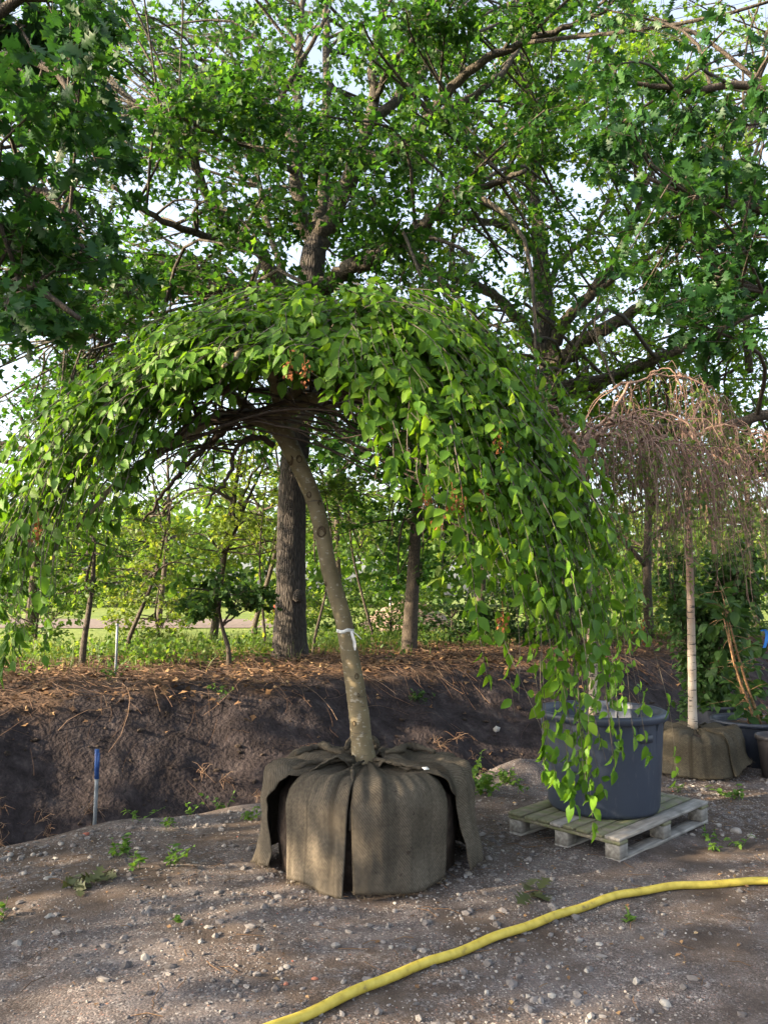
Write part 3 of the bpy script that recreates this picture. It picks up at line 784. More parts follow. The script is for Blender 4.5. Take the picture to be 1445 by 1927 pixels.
bm_ = np.array((6.2, 18.2, 0)); bm_[2] = gz(6.2, 18.2)
trunk = [(6.2, 18.2, bm_[2] - .1, .12), (6.2, 18.2, 2, .1), (6.3, 18.1, 4.5, .08), (6.4, 18, 8, .05)]
LM = [[np.r_[6.2, 18.2, 2.2, .06], np.r_[4.9, 17.6, 3.6, .06], np.r_[4.3, 17.2, 5, .03]], [np.r_[6.2, 18.2, 2.8, .06], np.r_[7.8, 17.5, 4.2, .06], np.r_[9, 17, 5, .03]], [np.r_[6.3, 18.1, 3.6, .1], np.r_[6, 16.6, 5, .05]]]
tree('maple_tree', bm_, 'dense green maple filling the space behind the brown birch crown', trunk, LM, pads['m'], M['oak_leaf_sunlit'], OAK_MINI, .135, M['small_bark'], M['small_bark'])

# smaller trees along the bank and beyond
def auto_tree(name, label, x, Y, h, crown, n_pads, per, leaf, size, r0, tpl=DIAMOND, group=None, bark=None, lean=(0, 0), padr=.45, base_px=True, forks=4, low=.35):
    bx = at(x, 1150, Y)[0] if base_px else x
    z0 = gz(bx, Y)
    top = np.array((bx + lean[0], Y + lean[1], z0 + h))
    base = np.array((bx, Y, z0))
    tr = [np.r_[base - (0, 0, .08), r0 * 1.3], np.r_[base + (0, 0, .25), r0], np.r_[base + (top - base) * .5 + (rng.normal(0, .03) * h, 0, 0), r0 * .65], np.r_[top, r0 * .2]]
    cc, cr = np.array((bx + crown[0], Y + crown[1], z0 + crown[2])), np.array(crown[3:])
    L = []
    for k in range(forks):
        t = rng.uniform(low, .8); s0 = base + (top - base) * t
        e = cc + rnd_unit(1)[0] * cr * .75; e[2] = max(e[2], s0[2] + .1)
        L.append([np.r_[s0, r0 * .5], np.r_[(s0 + e) / 2 + (0, 0, .1 * h * rng.uniform(-.3, .5)), r0 * .35], np.r_[e, r0 * .12]])
    P_ = []
    for k in range(n_pads):
        q = rnd_unit(1)[0] * rng.uniform(.35, 1) ** .5
        P_.append((cc + q * cr, padr * rng.uniform(.7, 1.3), per))
    return tree(name, base, label, tr, L, P_, leaf, tpl, size, bark or M['small_bark'], bark or M['small_bark'], group, twig_r=.008, sides=10)
auto_tree('oak_tree', 'young oak with a crooked trunk right of the weeping tree trunk', 770, 14.2, 5.2, (0.1, .3, 3.0, 2.0, 1.6, 1.9), 72, 42, M['oak_leaf'], .15, .15, OAK_LITE, forks=7, padr=.5)
auto_tree('sapling', 'slender dark stemmed sapling at far left of the bank', 160, 11.2, 2.9, (0.1, .2, 1.75, .95, .8, 1.05), 30, 46, M['far_leaf'], .09, .045, forks=5, padr=.3)
auto_tree('sapling', 'small yellow-green sapling between the left sapling and the low maple', 245, 13.5, 2.8, (.25, 0, 1.6, 1.1, .8, 1.0), 30, 44, M['yellow_leaf'], .09, .04, lean=(.7, 0), forks=5, padr=.32)
auto_tree('maple_sapling', 'low dark leaved maple sapling left of the big oak trunk', 432, 11.6, 1.45, (-.15, -.1, 1.0, .75, .55, .36), 22, 30, M['shrub_leaf'], .13, .035, OAK_LITE, lean=(-.2, 0), forks=6, padr=.25)
auto_tree('pale_tree', 'pale stemmed leaning tree with yellow-green leaves behind the low maple', 405, 17, 5.2, (.5, 0, 3.2, 1.7, 1.3, 1.9), 50, 40, M['yellow_leaf'], .12, .09, lean=(.7, 0), forks=8, padr=.5)
auto_tree('pale_tree', 'thin pale tree close to the left side of the oak trunk', 480, 20, 6, (.1, 0, 3.6, 1.5, 1.3, 2.0), 44, 36, M['yellow_leaf'], .13, .07, lean=(.3, 0), forks=6, padr=.5)
auto_tree('pale_tree', 'pale tree in sunlight beyond the sand track at left', 300, 25, 7, (0, 0, 4.2, 2.6, 2, 2.8), 60, 38, M['far_leaf'], .17, .1, forks=6, padr=.7)
auto_tree('tall_sapling', 'thin straight sapling stem just right of the big oak trunk', 592, 13.2, 3.6, (.1, .1, 2.7, .7, .6, .9), 16, 36, M['far_leaf'], .11, .025, forks=4, padr=.35)
auto_tree('tall_sapling', 'thin slanting sapling stem left of the gravel mound', 700, 15.5, 3.9, (-.3, .1, 2.7, 1.0, .8, 1.1), 22, 38, M['far_leaf'], .12, .03, lean=(-.5, 0), forks=5, padr=.4)
auto_tree('tall_sapling', 'thin upright sapling stem close to the left of the big oak trunk', 500, 13.8, 3.4, (-.1, .1, 2.5, .7, .6, .9), 12, 34, M['yellow_leaf'], .11, .024, forks=4, padr=.35)
auto_tree('shrub', 'dark green bush at the foot of the gravel mound', 850, 15.5, .8, (0, 0, .45, .95, .6, .42), 24, 52, M['shrub_leaf'], .1, .03, forks=5, padr=.28, low=.1)
auto_tree('shrub', 'dark bush behind the right curtain of the weeping tree', 985, 15.8, 1.5, (0, 0, .85, 1.1, .7, .75), 34, 52, M['shrub_leaf'], .11, .03, forks=6, padr=.32, low=.1)
auto_tree('tree', 'leafy tree seen between the young oak and the hanging curtain', 900, 20, 6.5, (0, 0, 3.4, 2.4, 1.8, 2.6), 62, 42, M['far_leaf'], .16, .12, OAK_MINI, forks=6, padr=.65)
auto_tree('tree', 'leafy tree in the gap between the oak and weeping tree trunks', 640, 24, 7, (0, 0, 3.9, 2.3, 1.8, 2.7), 54, 40, M['far_leaf'], .17, .12, OAK_MINI, forks=6, padr=.7)
auto_tree('tree', 'leafy tree behind the drooping left side of the weeping tree', 60, 16, 6.2, (-.3, 0, 3.3, 2.1, 1.6, 2.6), 62, 42, M['oak_leaf'], .15, .12, OAK_MINI, forks=6, padr=.6)
auto_tree('tree', 'sunlit yellow-green tree low behind the birch trunk', 1235, 26, 5.5, (0, 0, 2.6, 2.6, 1.6, 2.4), 60, 40, M['yellow_leaf'], .16, .1, forks=6, padr=.65)
auto_tree('tree', 'leafy tree beyond the shrubs at the right edge', 1420, 24, 7, (0, 0, 3.4, 2.6, 1.8, 3.2), 66, 42, M['far_leaf'], .17, .12, OAK_MINI, forks=6, padr=.7)
for k, (x, Y, h, lab) in enumerate(((70, 14.5, 1.5, 'low leafy bush under the left curtain of the weeping tree'), (300, 16, 1.3, 'low yellow-green bush left of the leaning pale tree'), (650, 17.5, 1.2, 'low bush seen just right of the weeping tree trunk'), (1130, 18, 1.7, 'leafy bush behind the blue-grey tub'), (1260, 20, 1.6, 'sunlit bush just left of the white birch trunk'), (1370, 17, 1.8, 'leafy bush behind the tubs at right'), (545, 22, 1.3, 'sunlit bush behind the foot of the big oak trunk'), (735, 19, 1.2, 'low leafy bush before the gravel mound'))):
    auto_tree('bush', lab, x, Y, h, (0, 0, h * .55, 1.25, .8, h * .5), 34, 44, M['yellow_leaf' if k in (1, 4, 6) else 'far_leaf'], .1, .03, forks=6, padr=.35, low=.1)
# trees outside the left edge whose shade falls across the yard
for k, (x, Y, h) in enumerate(((-11.5, 2.6, 9.5), (-13.5, -3.2, 10), (-11.0, -8.5, 9))):
    auto_tree('roadside_tree', ['tall leafy tree level with the ditch, well left of the yard', 'tall leafy tree left of and just behind the camera', 'tall leafy tree farthest behind the camera on the left'][k], x, Y, h, (0, 0, h * .52, 3.0, 3.3, h * .46), (105, 110, 110)[k], 34, M['oak_leaf'], .3, .22, OAK_MINI, 'trees left of the yard', base_px=False, padr=.85, forks=7)

# far wood on the horizon
fw_ = Bag(); n = 26000
x = rng.uniform(-70, 80, n); y = rng.uniform(62, 84, n)
hh = np.array([9.5 + 4.5 * noise.noise((a * .11, 0, 1)) + 2.4 * noise.noise((a * .37, 3, 1)) for a in x])
z = .4 + hh * rng.beta(1.5, 1.15, n)
nn = rng.normal(0, .6, (n, 3)); nn[:, 2] += .5
fw_.leaves(DIAMOND, np.stack((x, y, z), 1), rng.normal(size=(n, 3)), nn, rng.uniform(.6, 1.3, n), np.clip(rng.normal(.5, .25, n), 0, 1))
tag(fw_.build('distant_wood', M['far_leaf']), 'band of distant woodland closing off the meadow', 'woodland', kind='stuff')

# post, red marker and frame out in the meadow
b = Bag(); c = at(735, 1146, 30); b.tube([(c[0], 30, .5), (c[0], 30, 1.0), (c[0], 30, 1.62)], .05, 8)
tag(b.build('fence_post', M['galv']), 'grey post standing beyond the gravel mound', 'post')
c = at(514, 1146, 33)
T = thing('wooden_gate', (c[0], 33, .55), 'small wooden frame with a red panel far out in the meadow', 'gate')
for dx in (-.22, .3):
    b = Bag(); b.box(Matrix.Translation((c[0] + dx, 33, 1.05)), .06, .06, 1.05); b.build('post', M['wood_grey'], T)
b = Bag(); b.box(Matrix.Translation((c[0] + .04, 33, 1.6)), .7, .07, .06); b.build('crossbar', M['wood_grey'], T)
b = Bag(); b.box(Matrix.Translation((c[0] + .12, 32.9, 1.1)), .16, .03, .8); b.build('red_panel', M['red'], T)

# ------------------------------------------------------------------ the weeping tree
BC = onz(690, 1690); BCX, BCY = float(at(690, 1560, 4.74)[0]), 4.74
W = thing('weeping_tree', (BCX, BCY, gz(BCX, BCY)), 'large weeping tree with umbrella crown and leaning trunk in a burlap root ball', 'tree')
def wp(*a): return [np.r_[at(x, y, Y), r] for x, y, Y, r in a]
tr = wp((686, 1462, 4.72, .094), (685, 1432, 4.72, .078), (681, 1400, 4.72, .065), (675, 1340, 4.72, .061), (664, 1265, 4.72, .057), (652, 1200, 4.73, .052), (646, 1165, 4.74, .052), (630, 1110, 4.75, .051), (618, 1065, 4.76, .05), (606, 1000, 4.78, .05), (592, 945, 4.8, .051), (572, 895, 4.8, .054), (550, 850, 4.8, .058), (532, 815, 4.8, .062), (508, 792, 4.8, .06), (474, 783, 4.79, .05))
trs = spline(tr, 90)
b = Bag(); b.tube(trs[:, :3], trs[:, 3], 22, wob=.018)
b.build('trunk', M['weep_bark'], W)
LW = [wp((500, 792, 4.8, .05), (452, 783, 4.75, .042), (415, 786, 4.65, .036), (370, 808, 4.5, .03), (300, 850, 4.35, .022), (215, 915, 4.2, .015), (140, 1000, 4.1, .008)),
      wp((485, 786, 4.8, .04), (440, 745, 4.8, .033), (380, 722, 4.75, .028), (300, 740, 4.65, .022), (200, 800, 4.5, .015), (110, 900, 4.4, .008)),
      wp((526, 808, 4.8, .05), (536, 768, 4.8, .05), (565, 725, 4.78, .045), (605, 660, 4.72, .038), (655, 600, 4.65, .032), (730, 595, 4.6, .028), (830, 650, 4.5, .022), (940, 760, 4.4, .016), (1020, 920, 4.35, .008)),
      wp((540, 772, 4.8, .046), (590, 748, 4.76, .042), (660, 742, 4.68, .036), (740, 775, 4.55, .026), (820, 860, 4.4, .018), (890, 990, 4.25, .01)),
      wp((522, 800, 4.78, .036), (520, 745, 4.6, .032), (505, 690, 4.35, .026), (470, 655, 4.15, .018), (420, 690, 3.95, .01)),
      wp((535, 780, 4.85, .038), (570, 740, 5.15, .03), (630, 718, 5.5, .022), (660, 760, 5.8, .012)),
      wp((528, 812, 4.86, .034), (600, 770, 5.2, .028), (720, 740, 5.4, .022), (850, 770, 5.4, .016), (960, 880, 5.3, .01)),
      wp((514, 838, 4.78, .02), (490, 824, 4.7, .018), (462, 828, 4.62, .016), (442, 850, 4.56, .014), (430, 895, 4.5, .011), (404, 930, 4.45, .008), (388, 958, 4.42, .004)),
      wp((452, 783, 4.75, .028), (400, 830, 4.9, .02), (330, 900, 5.0, .014), (270, 980, 5.0, .008))]
for l in LW:
    l = spline(l, 34); l[2:-1, :3] += rng.normal(0, .006, (len(l) - 3, 3))
    b = Bag(); b.tube(l[:, :3], l[:, 3], 9, wob=.04); b.build('limb', M['weep_bark'] if l[0, 3] > .03 else M['twig'], W)

GUIDE = [[(590, 640, 5.0), (500, 640, 5.3), (400, 690, 5.5), (300, 780, 5.6), (220, 900, 5.6), (180, 1010, 5.6)],
         [(600, 515, 4.8), (470, 548, 4.75), (340, 600, 4.65), (235, 660, 4.6), (140, 745, 4.55), (60, 858, 4.45), (-20, 925, 4.4), (-100, 1010, 4.35), (-140, 1150, 4.3)],
         [(590, 530, 4.7), (450, 580, 4.48), (320, 645, 4.28), (205, 735, 4.1), (115, 840, 4.0), (65, 970, 3.95), (50, 1110, 3.92), (48, 1250, 3.9)],
         [(600, 532, 4.6), (510, 570, 4.38), (425, 622, 4.2), (350, 685, 4.08), (300, 745, 4.02)],
         [(620, 525, 4.55), (575, 570, 4.3), (530, 620, 4.1), (490, 672, 4.0)],
         [(640, 520, 4.55), (650, 585, 4.2), (655, 645, 3.98), (665, 700, 3.88)],
         [(660, 515, 4.55), (725, 600, 4.2), (775, 720, 3.95), (812, 830, 3.8), (835, 950, 3.75), (845, 1050, 3.75)],
         [(670, 515, 4.6), (775, 597, 4.3), (860, 730, 4.05), (920, 860, 3.9), (960, 1000, 3.85), (985, 1150, 3.85), (1005, 1300, 3.9), (1015, 1430, 3.9)],
         [(680, 515, 4.65), (805, 588, 4.4), (905, 710, 4.2), (980, 840, 4.1), (1040, 980, 4.05), (1090, 1150, 4.05), (1110, 1350, 4.05), (1125, 1535, 4.1)],
         [(690, 522, 4.8), (830, 568, 4.7), (935, 660, 4.6), (1020, 768, 4.5), (1090, 885, 4.5), (1150, 990, 4.5), (1195, 1100, 4.5), (1212, 1250, 4.5), (1222, 1420, 4.5)],
         [(690, 550, 4.9), (830, 600, 5.0), (930, 695, 5.1), (1010, 810, 5.1), (1075, 945, 5.1), (1115, 1100, 5.1), (1140, 1250, 5.1)],
         [(680, 575, 5.0), (780, 640, 5.4), (860, 730, 5.6), (910, 830, 5.7), (940, 920, 5.7)],
         [(640, 590, 5.1), (640, 650, 5.5), (650, 710, 5.8), (660, 770, 5.9)]]
GS = np.array([spline([at(*p) for p in g], 41) for g in GUIDE])
DC = at(600, 900, 4.95)
weights = np.array([.7, 2.0, 1.7, 1.25, .9, .95, 1.15, 1.6, 1.8, 1.7, .75, .4]); weights = weights / weights.sum()
sh, tw = Bag(), Bag()
lp, ld, ln_, lt = [], [], [], []
for k in range(860):
    g0 = rng.choice(12, p=weights); f = rng.uniform()
    arc = GS[g0] * (1 - f) + GS[g0 + 1] * f
    t0 = .84 * rng.uniform() ** (1.25 if g0 >= 6 else 1.0); ln = rng.uniform(.2, .46); t1 = min(t0 + ln, 1.0 if rng.uniform() < .8 else 1.05)
    if g0 >= 6 and rng.uniform() < .55: t1 = min(t1, rng.uniform(.55, .8)); t0 = min(t0, t1 - .15)
    if g0 in (2, 3, 4, 5): t1 = min(t1, 1.0)
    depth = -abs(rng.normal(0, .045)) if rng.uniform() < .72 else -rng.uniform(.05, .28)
    tt = np.linspace(t0, t1, 14)
    p = np.stack([np.interp(tt, np.linspace(0, 1, 41), arc[:, i]) for i in range(3)], 1)
    out = norm(p - DC + np.array((0, 0, .15)))
    side = norm(np.cross(norm(np.gradient(p, axis=0)), out))
    ph, am = rng.uniform(0, 6), rng.uniform(.03, .16) * (1 - .5 * t0)
    depth += .13 * noise.noise(p[6] * 2.3) + .07 * noise.noise(p[6] * 6)
    p = p + out * (depth + np.linspace(rng.uniform(-.07, .02), rng.uniform(-.04, .11), 14)[:, None]) + side * (am * np.sin(np.linspace(0, rng.uniform(2, 4), 14) + ph))[:, None]
    p[:, 2] -= np.linspace(0, rng.uniform(0, .07), 14) ** 1.0
    if rng.uniform() < .1: p += out * (np.sin(np.linspace(0, 2.2, 14)) * rng.uniform(.06, .2))[:, None]      # stray shoots
    r = np.linspace(.003, .0011, 14) * rng.uniform(.7, 1.3)
    sh.tube(p, r, 4, cap=False)
    L_ = np.linalg.norm(np.diff(p, axis=0), axis=1).sum()
    q = int(L_ / .021)
    ts = np.sort(rng.uniform(.02, 1, q)); fade = 1 - (.8 if g0 >= 6 else .72 if g0 < 3 else .3) * np.clip((t0 + ts * (t1 - t0) - .5) / .42, 0, 1)
    fade = np.where(ts > .72, np.maximum(fade, .6), fade)
    fade = fade * np.clip(.85 + 1.1 * noise.noise(p[7] * 3.1), .3, 1)
    ts = ts[rng.uniform(size=q) < fade]
    q = len(ts)
    if not q: continue
    pp = np.stack([np.interp(ts, np.linspace(0, 1, 14), p[:, i]) for i in range(3)], 1)
    tg = norm(np.stack([np.interp(ts, np.linspace(0, 1, 14), np.gradient(p[:, i])) for i in range(3)], 1))
    oo = norm(pp - DC + np.array((0, 0, .2)))
    sd = np.cross(tg, oo) * np.where(np.arange(q) % 2, 1, -1)[:, None]
    d = tg * rng.uniform(.35, .9, (q, 1)) + sd * rng.uniform(.25, .95, (q, 1)) + np.array((0, 0, -1)) * rng.uniform(.0, .6, (q, 1)) + rng.normal(0, .32, (q, 3))
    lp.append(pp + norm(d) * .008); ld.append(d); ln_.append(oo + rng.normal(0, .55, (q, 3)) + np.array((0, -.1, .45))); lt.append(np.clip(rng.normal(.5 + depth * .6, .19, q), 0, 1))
tag(sh.build('shoots', M['shoot'], W), kind='stuff')
lp, ld, ln_, lt = (np.concatenate(a) for a in (lp, ld, ln_, lt))
lz = .076 * np.clip(rng.normal(.9, .22, len(lp)), .4, 1.35)
sel = biggest(lp, lz, ld, ln_, 300)
f = Bag(); k = ~sel
f.leaves(OVATE, lp[k], ld[k], ln_[k], lz[k], lt[k]); tag(f.build('foliage', M['weep_leaf'], W), kind='stuff')
leaf_pieces(W, OVATE, M['weep_leaf'], lp[sel], ld[sel], ln_[sel], lz[sel], lt[sel])
print('weeping leaves', len(lp))
# bare dark branches under the crown
for k in range(95):
    g0 = rng.choice(12); f = rng.uniform(); arc = GS[g0] * (1 - f) + GS[g0 + 1] * f
    te = rng.uniform(.35, .85); e = np.array([np.interp(te, np.linspace(0, 1, 41), arc[:, i]) for i in range(3)])
    e = e + norm(DC - e) * rng.uniform(.08, .3)
    l = spline(LW[rng.integers(0, 7)], 20); s0 = l[rng.integers(2, 12)]
    m1 = s0[:3] * .62 + e * .38 + np.array((0, 0, rng.uniform(.05, .28))); m2 = s0[:3] * .25 + e * .75 + np.array((0, 0, rng.uniform(0, .14)))
    p = spline([s0[:3], m1, m2, e, e + np.array((*rng.normal(0, .06, 2), -rng.uniform(.05, .3)))], 16) + np.cumsum(rng.normal(0, .009, (16, 3)), axis=0)
    tw.tube(p, np.linspace(min(s0[3] * .6, .011), .0022, 16) * rng.uniform(.6, 1.2), 5, cap=False)
tag(tw.build('bare_branches', M['twig'], W), kind='stuff')
for k in range(15):
    l = spline(LW[rng.choice([0, 1, 7, 8])], 24); s0 = l[rng.integers(3, 18)]
    e = at(rng.uniform(170, 480), rng.uniform(860, 1010), rng.uniform(4.3, 5.3)); m1 = s0[:3] * .5 + e * .5 + np.array((rng.normal(0, .06), rng.normal(0, .06), rng.uniform(.02, .16)))
    p = spline([s0[:3], m1, e], 14) + np.cumsum(rng.normal(0, .006, (14, 3)), axis=0); p[0] = s0[:3]
    b = Bag(); b.tube(p, np.linspace(min(s0[3] * .6, .0075), .0016, 14), 5, cap=False); b.build('bare_branch', M['twig'], W)
# dry seed clusters
for (x, y, Y) in ((572, 700, 3.86), (545, 694, 3.9), (800, 940, 3.72), (826, 990, 3.72), (850, 945, 3.72), (868, 950, 3.74), (905, 940, 3.8), (720, 812, 4.0), (940, 830, 3.9), (1205, 1190, 4.4), (945, 1170, 3.8), (70, 1000, 3.85)):
    b = Bag(); n = 26; c = at(x, y, Y)
    pp = c + rng.normal(0, 1, (n, 3)) * (.016, .012, .03)
    b.leaves(DIAMOND, pp, rng.normal(0, .5, (n, 3)) + (0, 0, -1), rng.normal(size=(n, 3)), rng.uniform(.014, .028, n), rng.uniform(0, 1, n))
    b.tube([c + (0, 0, .1), c + (.006, 0, .03), c - (0, 0, .03)], .0015, 4)
    b.build('seed_cluster', M['seed'], W)
# pruning scars on the trunk
def scar(px, py, size):
    i = int(np.argmin(np.abs(project(trs[:, :3])[1] - py))); c, r = trs[i, :3], trs[i, 3]
    xo = np.clip((at(px, py, c[1])[0] - c[0]) / r, -.85, .85); n_ = np.array((xo, -math.sqrt(1 - xo * xo), 0))
    q = Vector(n_).to_track_quat('Z', 'Y').to_matrix()
    b = Bag()
    def fn(v):
        v = v * np.array((.85, 1.15, 1)); return np.array([q @ Vector(x) for x in v])
    b.lathe([(.001, -.012), (size * .25, -.006), (size * .45, .001), (size * .62, -.002), (size * .8, .006), (size, .003), (size * 1.15, -.006)], 20, c + n_ * r * .985, fn=fn)
    b.build('pruning_scar', M['scar'], W)
for s_ in ((547, 866, .03), (565, 868, .022), (583, 936, .018), (603, 950, .017), (606, 1004, .03), (608, 1101, .014), (672, 1275, .016), (667, 1355, .014), (675, 1310, .01)): scar(*s_)
# white tape tied round the trunk
i = int(np.argmin(np.abs(project(trs[:, :3])[1] - 1185))); c, r = trs[i, :3], trs[i, 3]
b = Bag(); b.lathe([(r * 1.03, -.012), (r * 1.07, -.011), (r * 1.07, .006), (r * 1.03, .008)], 28, c, fn=lambda v: v + np.stack((0 * v[:, 0], 0 * v[:, 0], v[:, 0] * .08 + .004 * np.sin(v[:, 0] * 90)), 1))
tp = b.build('tape', M['white'], W)
e = c + np.array((r * .75, -r * .8, -.002))
b = Bag()
tail = spline([e, e + (.008, -.012, -.03), e + (.02, -.01, -.07), e + (.018, -.006, -.115)], 10)
P = np.stack([tail + (-.009, 0, 0), tail + (.009, -.003, 0)], 1) ; b.grid(P); P2 = P + (0, .002, 0); b.grid(P2[:, ::-1])
tail = spline([e, e + (.03, 0, -.02), e + (.06, .01, -.05)], 8)
b.tube(tail, .0035, 5)
o = b.build('tape_tail', M['white'], tp)

# root ball: earth core wrapped in slit burlap sheets
core = Bag()
core.lathe([(.001, .53), (.3, .53), (.44, .5), (.51, .4), (.53, .2), (.5, .0), (.48, -.02)], 72, (BCX, BCY, 0), fn=lambda v: v * (1 + .05 * np.array([[noise.noise((p[0] * 7, p[1] * 7, p[2] * 7))] for p in v])))
ball = core.build('root_ball', M['soil'], W)
tag(ball, 'squat earth root ball wrapped in brown burlap')
def sheet_burlap(fn_edges, r_out, hem, na=46, nv=52, lift=0.0, seed=0, wr=.011, rin=.07, bot=0.0, name='burlap_sheet', m=None, c=(0, 0), H=.565, RR=.565, parent=None, flare=.03, hang=None):
    """A burlap sheet from near the trunk over the shoulder down to the hem, between two azimuth edges (degrees, 0 = to camera)."""
    P = np.zeros((na, nv, 3)); UV = np.zeros((na, nv, 2))
    vs_ = np.linspace(0, 1, nv)
    for j, v in enumerate(vs_):
        a0, a1 = fn_edges(v)
        for i in range(na):
            w = i / (na - 1); a = R(a0 + (a1 - a0) * w)
            sq = 1 + .045 * math.cos(4 * a)
            r_flat = RR * .7; arcl = (RR * .3) * math.pi / 2; drop = H - RR * .3 - bot
            Ls = (r_flat - rin) + arcl + drop
            s = v * Ls
            if s < r_flat - rin: r, z = rin + s, H + .012 * math.cos(6 * a) * (s / r_flat)
            elif s < r_flat - rin + arcl:
                t = (s - r_flat + rin) / (RR * .3); r, z = r_flat + RR * .3 * math.sin(t), H - RR * .3 * (1 - math.cos(t))
            else:
                t = (s - r_flat + rin - arcl) / drop; r, z = RR + flare * t * t + (hang(w, t) if hang else 0), (H - RR * .3) * (1 - t) + bot * t
                z = z * 1.0 + hem(w) * t * t
            edge_fall = min(1, s / .2)
            nz = noise.noise((a * 3 + seed, s * 3.0, seed)) * wr * 1.6 + noise.noise((a * 9 + seed, s * 2.2, seed + 5)) * wr + noise.noise((a * 22, s * 14, seed + 2)) * wr * .35
            r2 = (r + r_out) * sq + (nz * edge_fall if s > r_flat - rin else nz * .3)
            z2 = z + lift * max(0, 1 - s / (r_flat + .1)) + (nz * 1.6 if s < r_flat - rin + arcl * .7 else 0)
            P[i, j] = (c[0] + r2 * math.sin(a), c[1] - r2 * math.cos(a), z2)
            UV[i, j] = (a * RR, s)
    b = Bag(); b.grid(P[:, ::-1])
    o = b.build(name, m or M['burlap'], parent, uv=UV[:, ::-1].reshape(-1, 2))
    md = o.modifiers.new('thick', 'SOLIDIFY'); md.thickness = .005; md.offset = 0
    fr = Bag()                                                    # frayed threads along hem and cut edges
    ev = [P[i, -1] for i in range(0, na)]
    for q in ev:
        for w in range(2):
            q0 = q + rng.normal(0, .006, 3); e_ = q0 + rng.normal(0, .011, 3) + (0, 0, -.008)
            e_[2] = max(e_[2], .004); fr.tube([q0, (q0 + e_) / 2 + rng.normal(0, .003, 3), e_], [.0012, .001, .0006], 3, .5, cap=False)
    tag(fr.build('frayed_threads', M['stick_pale'], o), kind='stuff')
    return o
CB = (BCX, BCY)
def lin(a, b): return lambda v: (a[0] + (a[1] - a[0]) * max(0, (v - .3) / .7), b[0] + (b[1] - b[0]) * max(0, (v - .3) / .7))
o1 = sheet_burlap(lin((-54, -47), (-7.0, -10.6)), .012, lambda w: .01 * math.sin(w * 5) + .012 - .02 * w, seed=1, c=CB, parent=ball, bot=.015, flare=.012)
o2 = sheet_burlap(lin((-7.6, -5.2), (56, 52)), .014, lambda w: .012 * math.sin(w * 6 + 1) + .004, seed=4, c=CB, parent=ball, bot=.012, flare=.01)
o3 = sheet_burlap(lambda v: (12 + 53 * min(1, v / .62) ** .8, 128), .028, lambda w: .012 * math.sin(w * 8) + .012, seed=8, wr=.026, c=CB, parent=ball, lift=.012, flare=.015, bot=.012, hang=lambda w, t: .022 * math.sin(w * 11) * t + .025 * t * (1 - w) ** 2)
o4 = sheet_burlap(lambda v: (-130, -18 - 48 * min(1, v / .6) ** .8), .024, lambda w: .012 * math.sin(w * 8) + .012, seed=12, wr=.026, c=CB, parent=ball, lift=.014, flare=.015, bot=.012, hang=lambda w, t: .03 * t * w ** 2 + .022 * math.sin(w * 11) * t)
o5 = sheet_burlap(lin((120, 122), (238, 236)), .02, lambda w: .02 * math.sin(w * 9), seed=15, wr=.02, c=CB, parent=ball, lift=.03, bot=.02)
for o, t in zip((o1, o2, o3, o4, o5), ('front left burlap panel with sun flecks', 'broad front burlap panel with dark woven stripes', 'loose burlap flap hanging at right', 'loose burlap flap hanging open at left', 'burlap sheet at the back')): o['label'] = t
def roll(pts, r, n=26):
    p = spline(pts, n); p += rng.normal(0, .003, p.shape)
    b = Bag(); b.tube(p, r * (1 + .25 * np.sin(np.linspace(0, 14, n) + rng.uniform(0, 6))) * np.sin(np.linspace(.35, math.pi - .35, n)) ** .4, 8, wob=.1)
    uvv = np.stack((np.tile(np.arange(8) * .02, n), np.repeat(np.linspace(0, .5, n), 8)), 1)
    return b.build('burlap_fold', M['burlap'], ball, uv=uvv)
def bt(az, r, z): return np.array((BCX + r * math.sin(R(az)), BCY - r * math.cos(R(az)), z))
roll([bt(-10, .12, .585), bt(-16, .26, .588), bt(-10, .4, .575), bt(-7.2, .5, .53), bt(-7.2, .565, .43), bt(-7.3, .582, .33)], .009)
roll([bt(-25, .17, .6), bt(-45, .24, .605), bt(-60, .3, .6), bt(-58, .42, .592), bt(-66, .5, .55)], .016)
roll([bt(18, .13, .6), bt(30, .2, .605), bt(38, .33, .6), bt(46, .44, .585)], .012)
roll([bt(75, .12, .62), bt(95, .2, .63), bt(120, .3, .625), bt(100, .42, .605)], .022)
roll([bt(-90, .14, .61), bt(-110, .24, .62), bt(-125, .36, .615), bt(-100, .45, .59)], .022)
roll([bt(150, .13, .62), bt(175, .2, .65), bt(205, .22, .645), bt(235, .16, .62)], .028)
b = Bag(); lc = at(801, 1466, BCY - .36); lc[2] = .60
b.box(Matrix.Translation(lc) @ Matrix.Rotation(.5, 4, 'Z') @ Matrix.Rotation(.35, 4, 'X'), .034, .026, .003, .001); b.build('white_tag', M['white'], ball)

# ------------------------------------------------------------------ pallet and tub
Fc, e1, e2 = np.array((1.367, 4.65)), np.array((.72, .694)), np.array((-.694, .72))
g0 = gz(1.5, 5.3) - .004
T = thing('wooden_pallet', (1.52, 5.35, g0), 'weathered mossy wooden pallet under the big blue-grey tub', 'pallet')
ang = math.atan2(e1[1], e1[0])
def pal(name, a, w, z, la, lw, lz, m, tilt=0):
    p = Fc + e1 * a + e2 * w
    b = Bag(); b.box(Matrix(), la, lw, lz, .003)
    o = b.build(name, m)
    adopt(o, T)
    o.matrix_basis = Matrix.Translation((p[0], p[1], g0 + z)) @ Matrix.Rotation(ang + tilt, 4, 'Z')
    return o
wpos = [(.052, .1, 'wood_grey'), (.158, .075, 'wood_moss'), (.25, .08, 'wood_moss'), (.345, .07, 'wood_moss'), (.435, .075, 'wood_grey'), (.53, .078, 'wood_moss'), (.628, .08, 'wood_moss'), (.745, .1, 'wood_moss')]
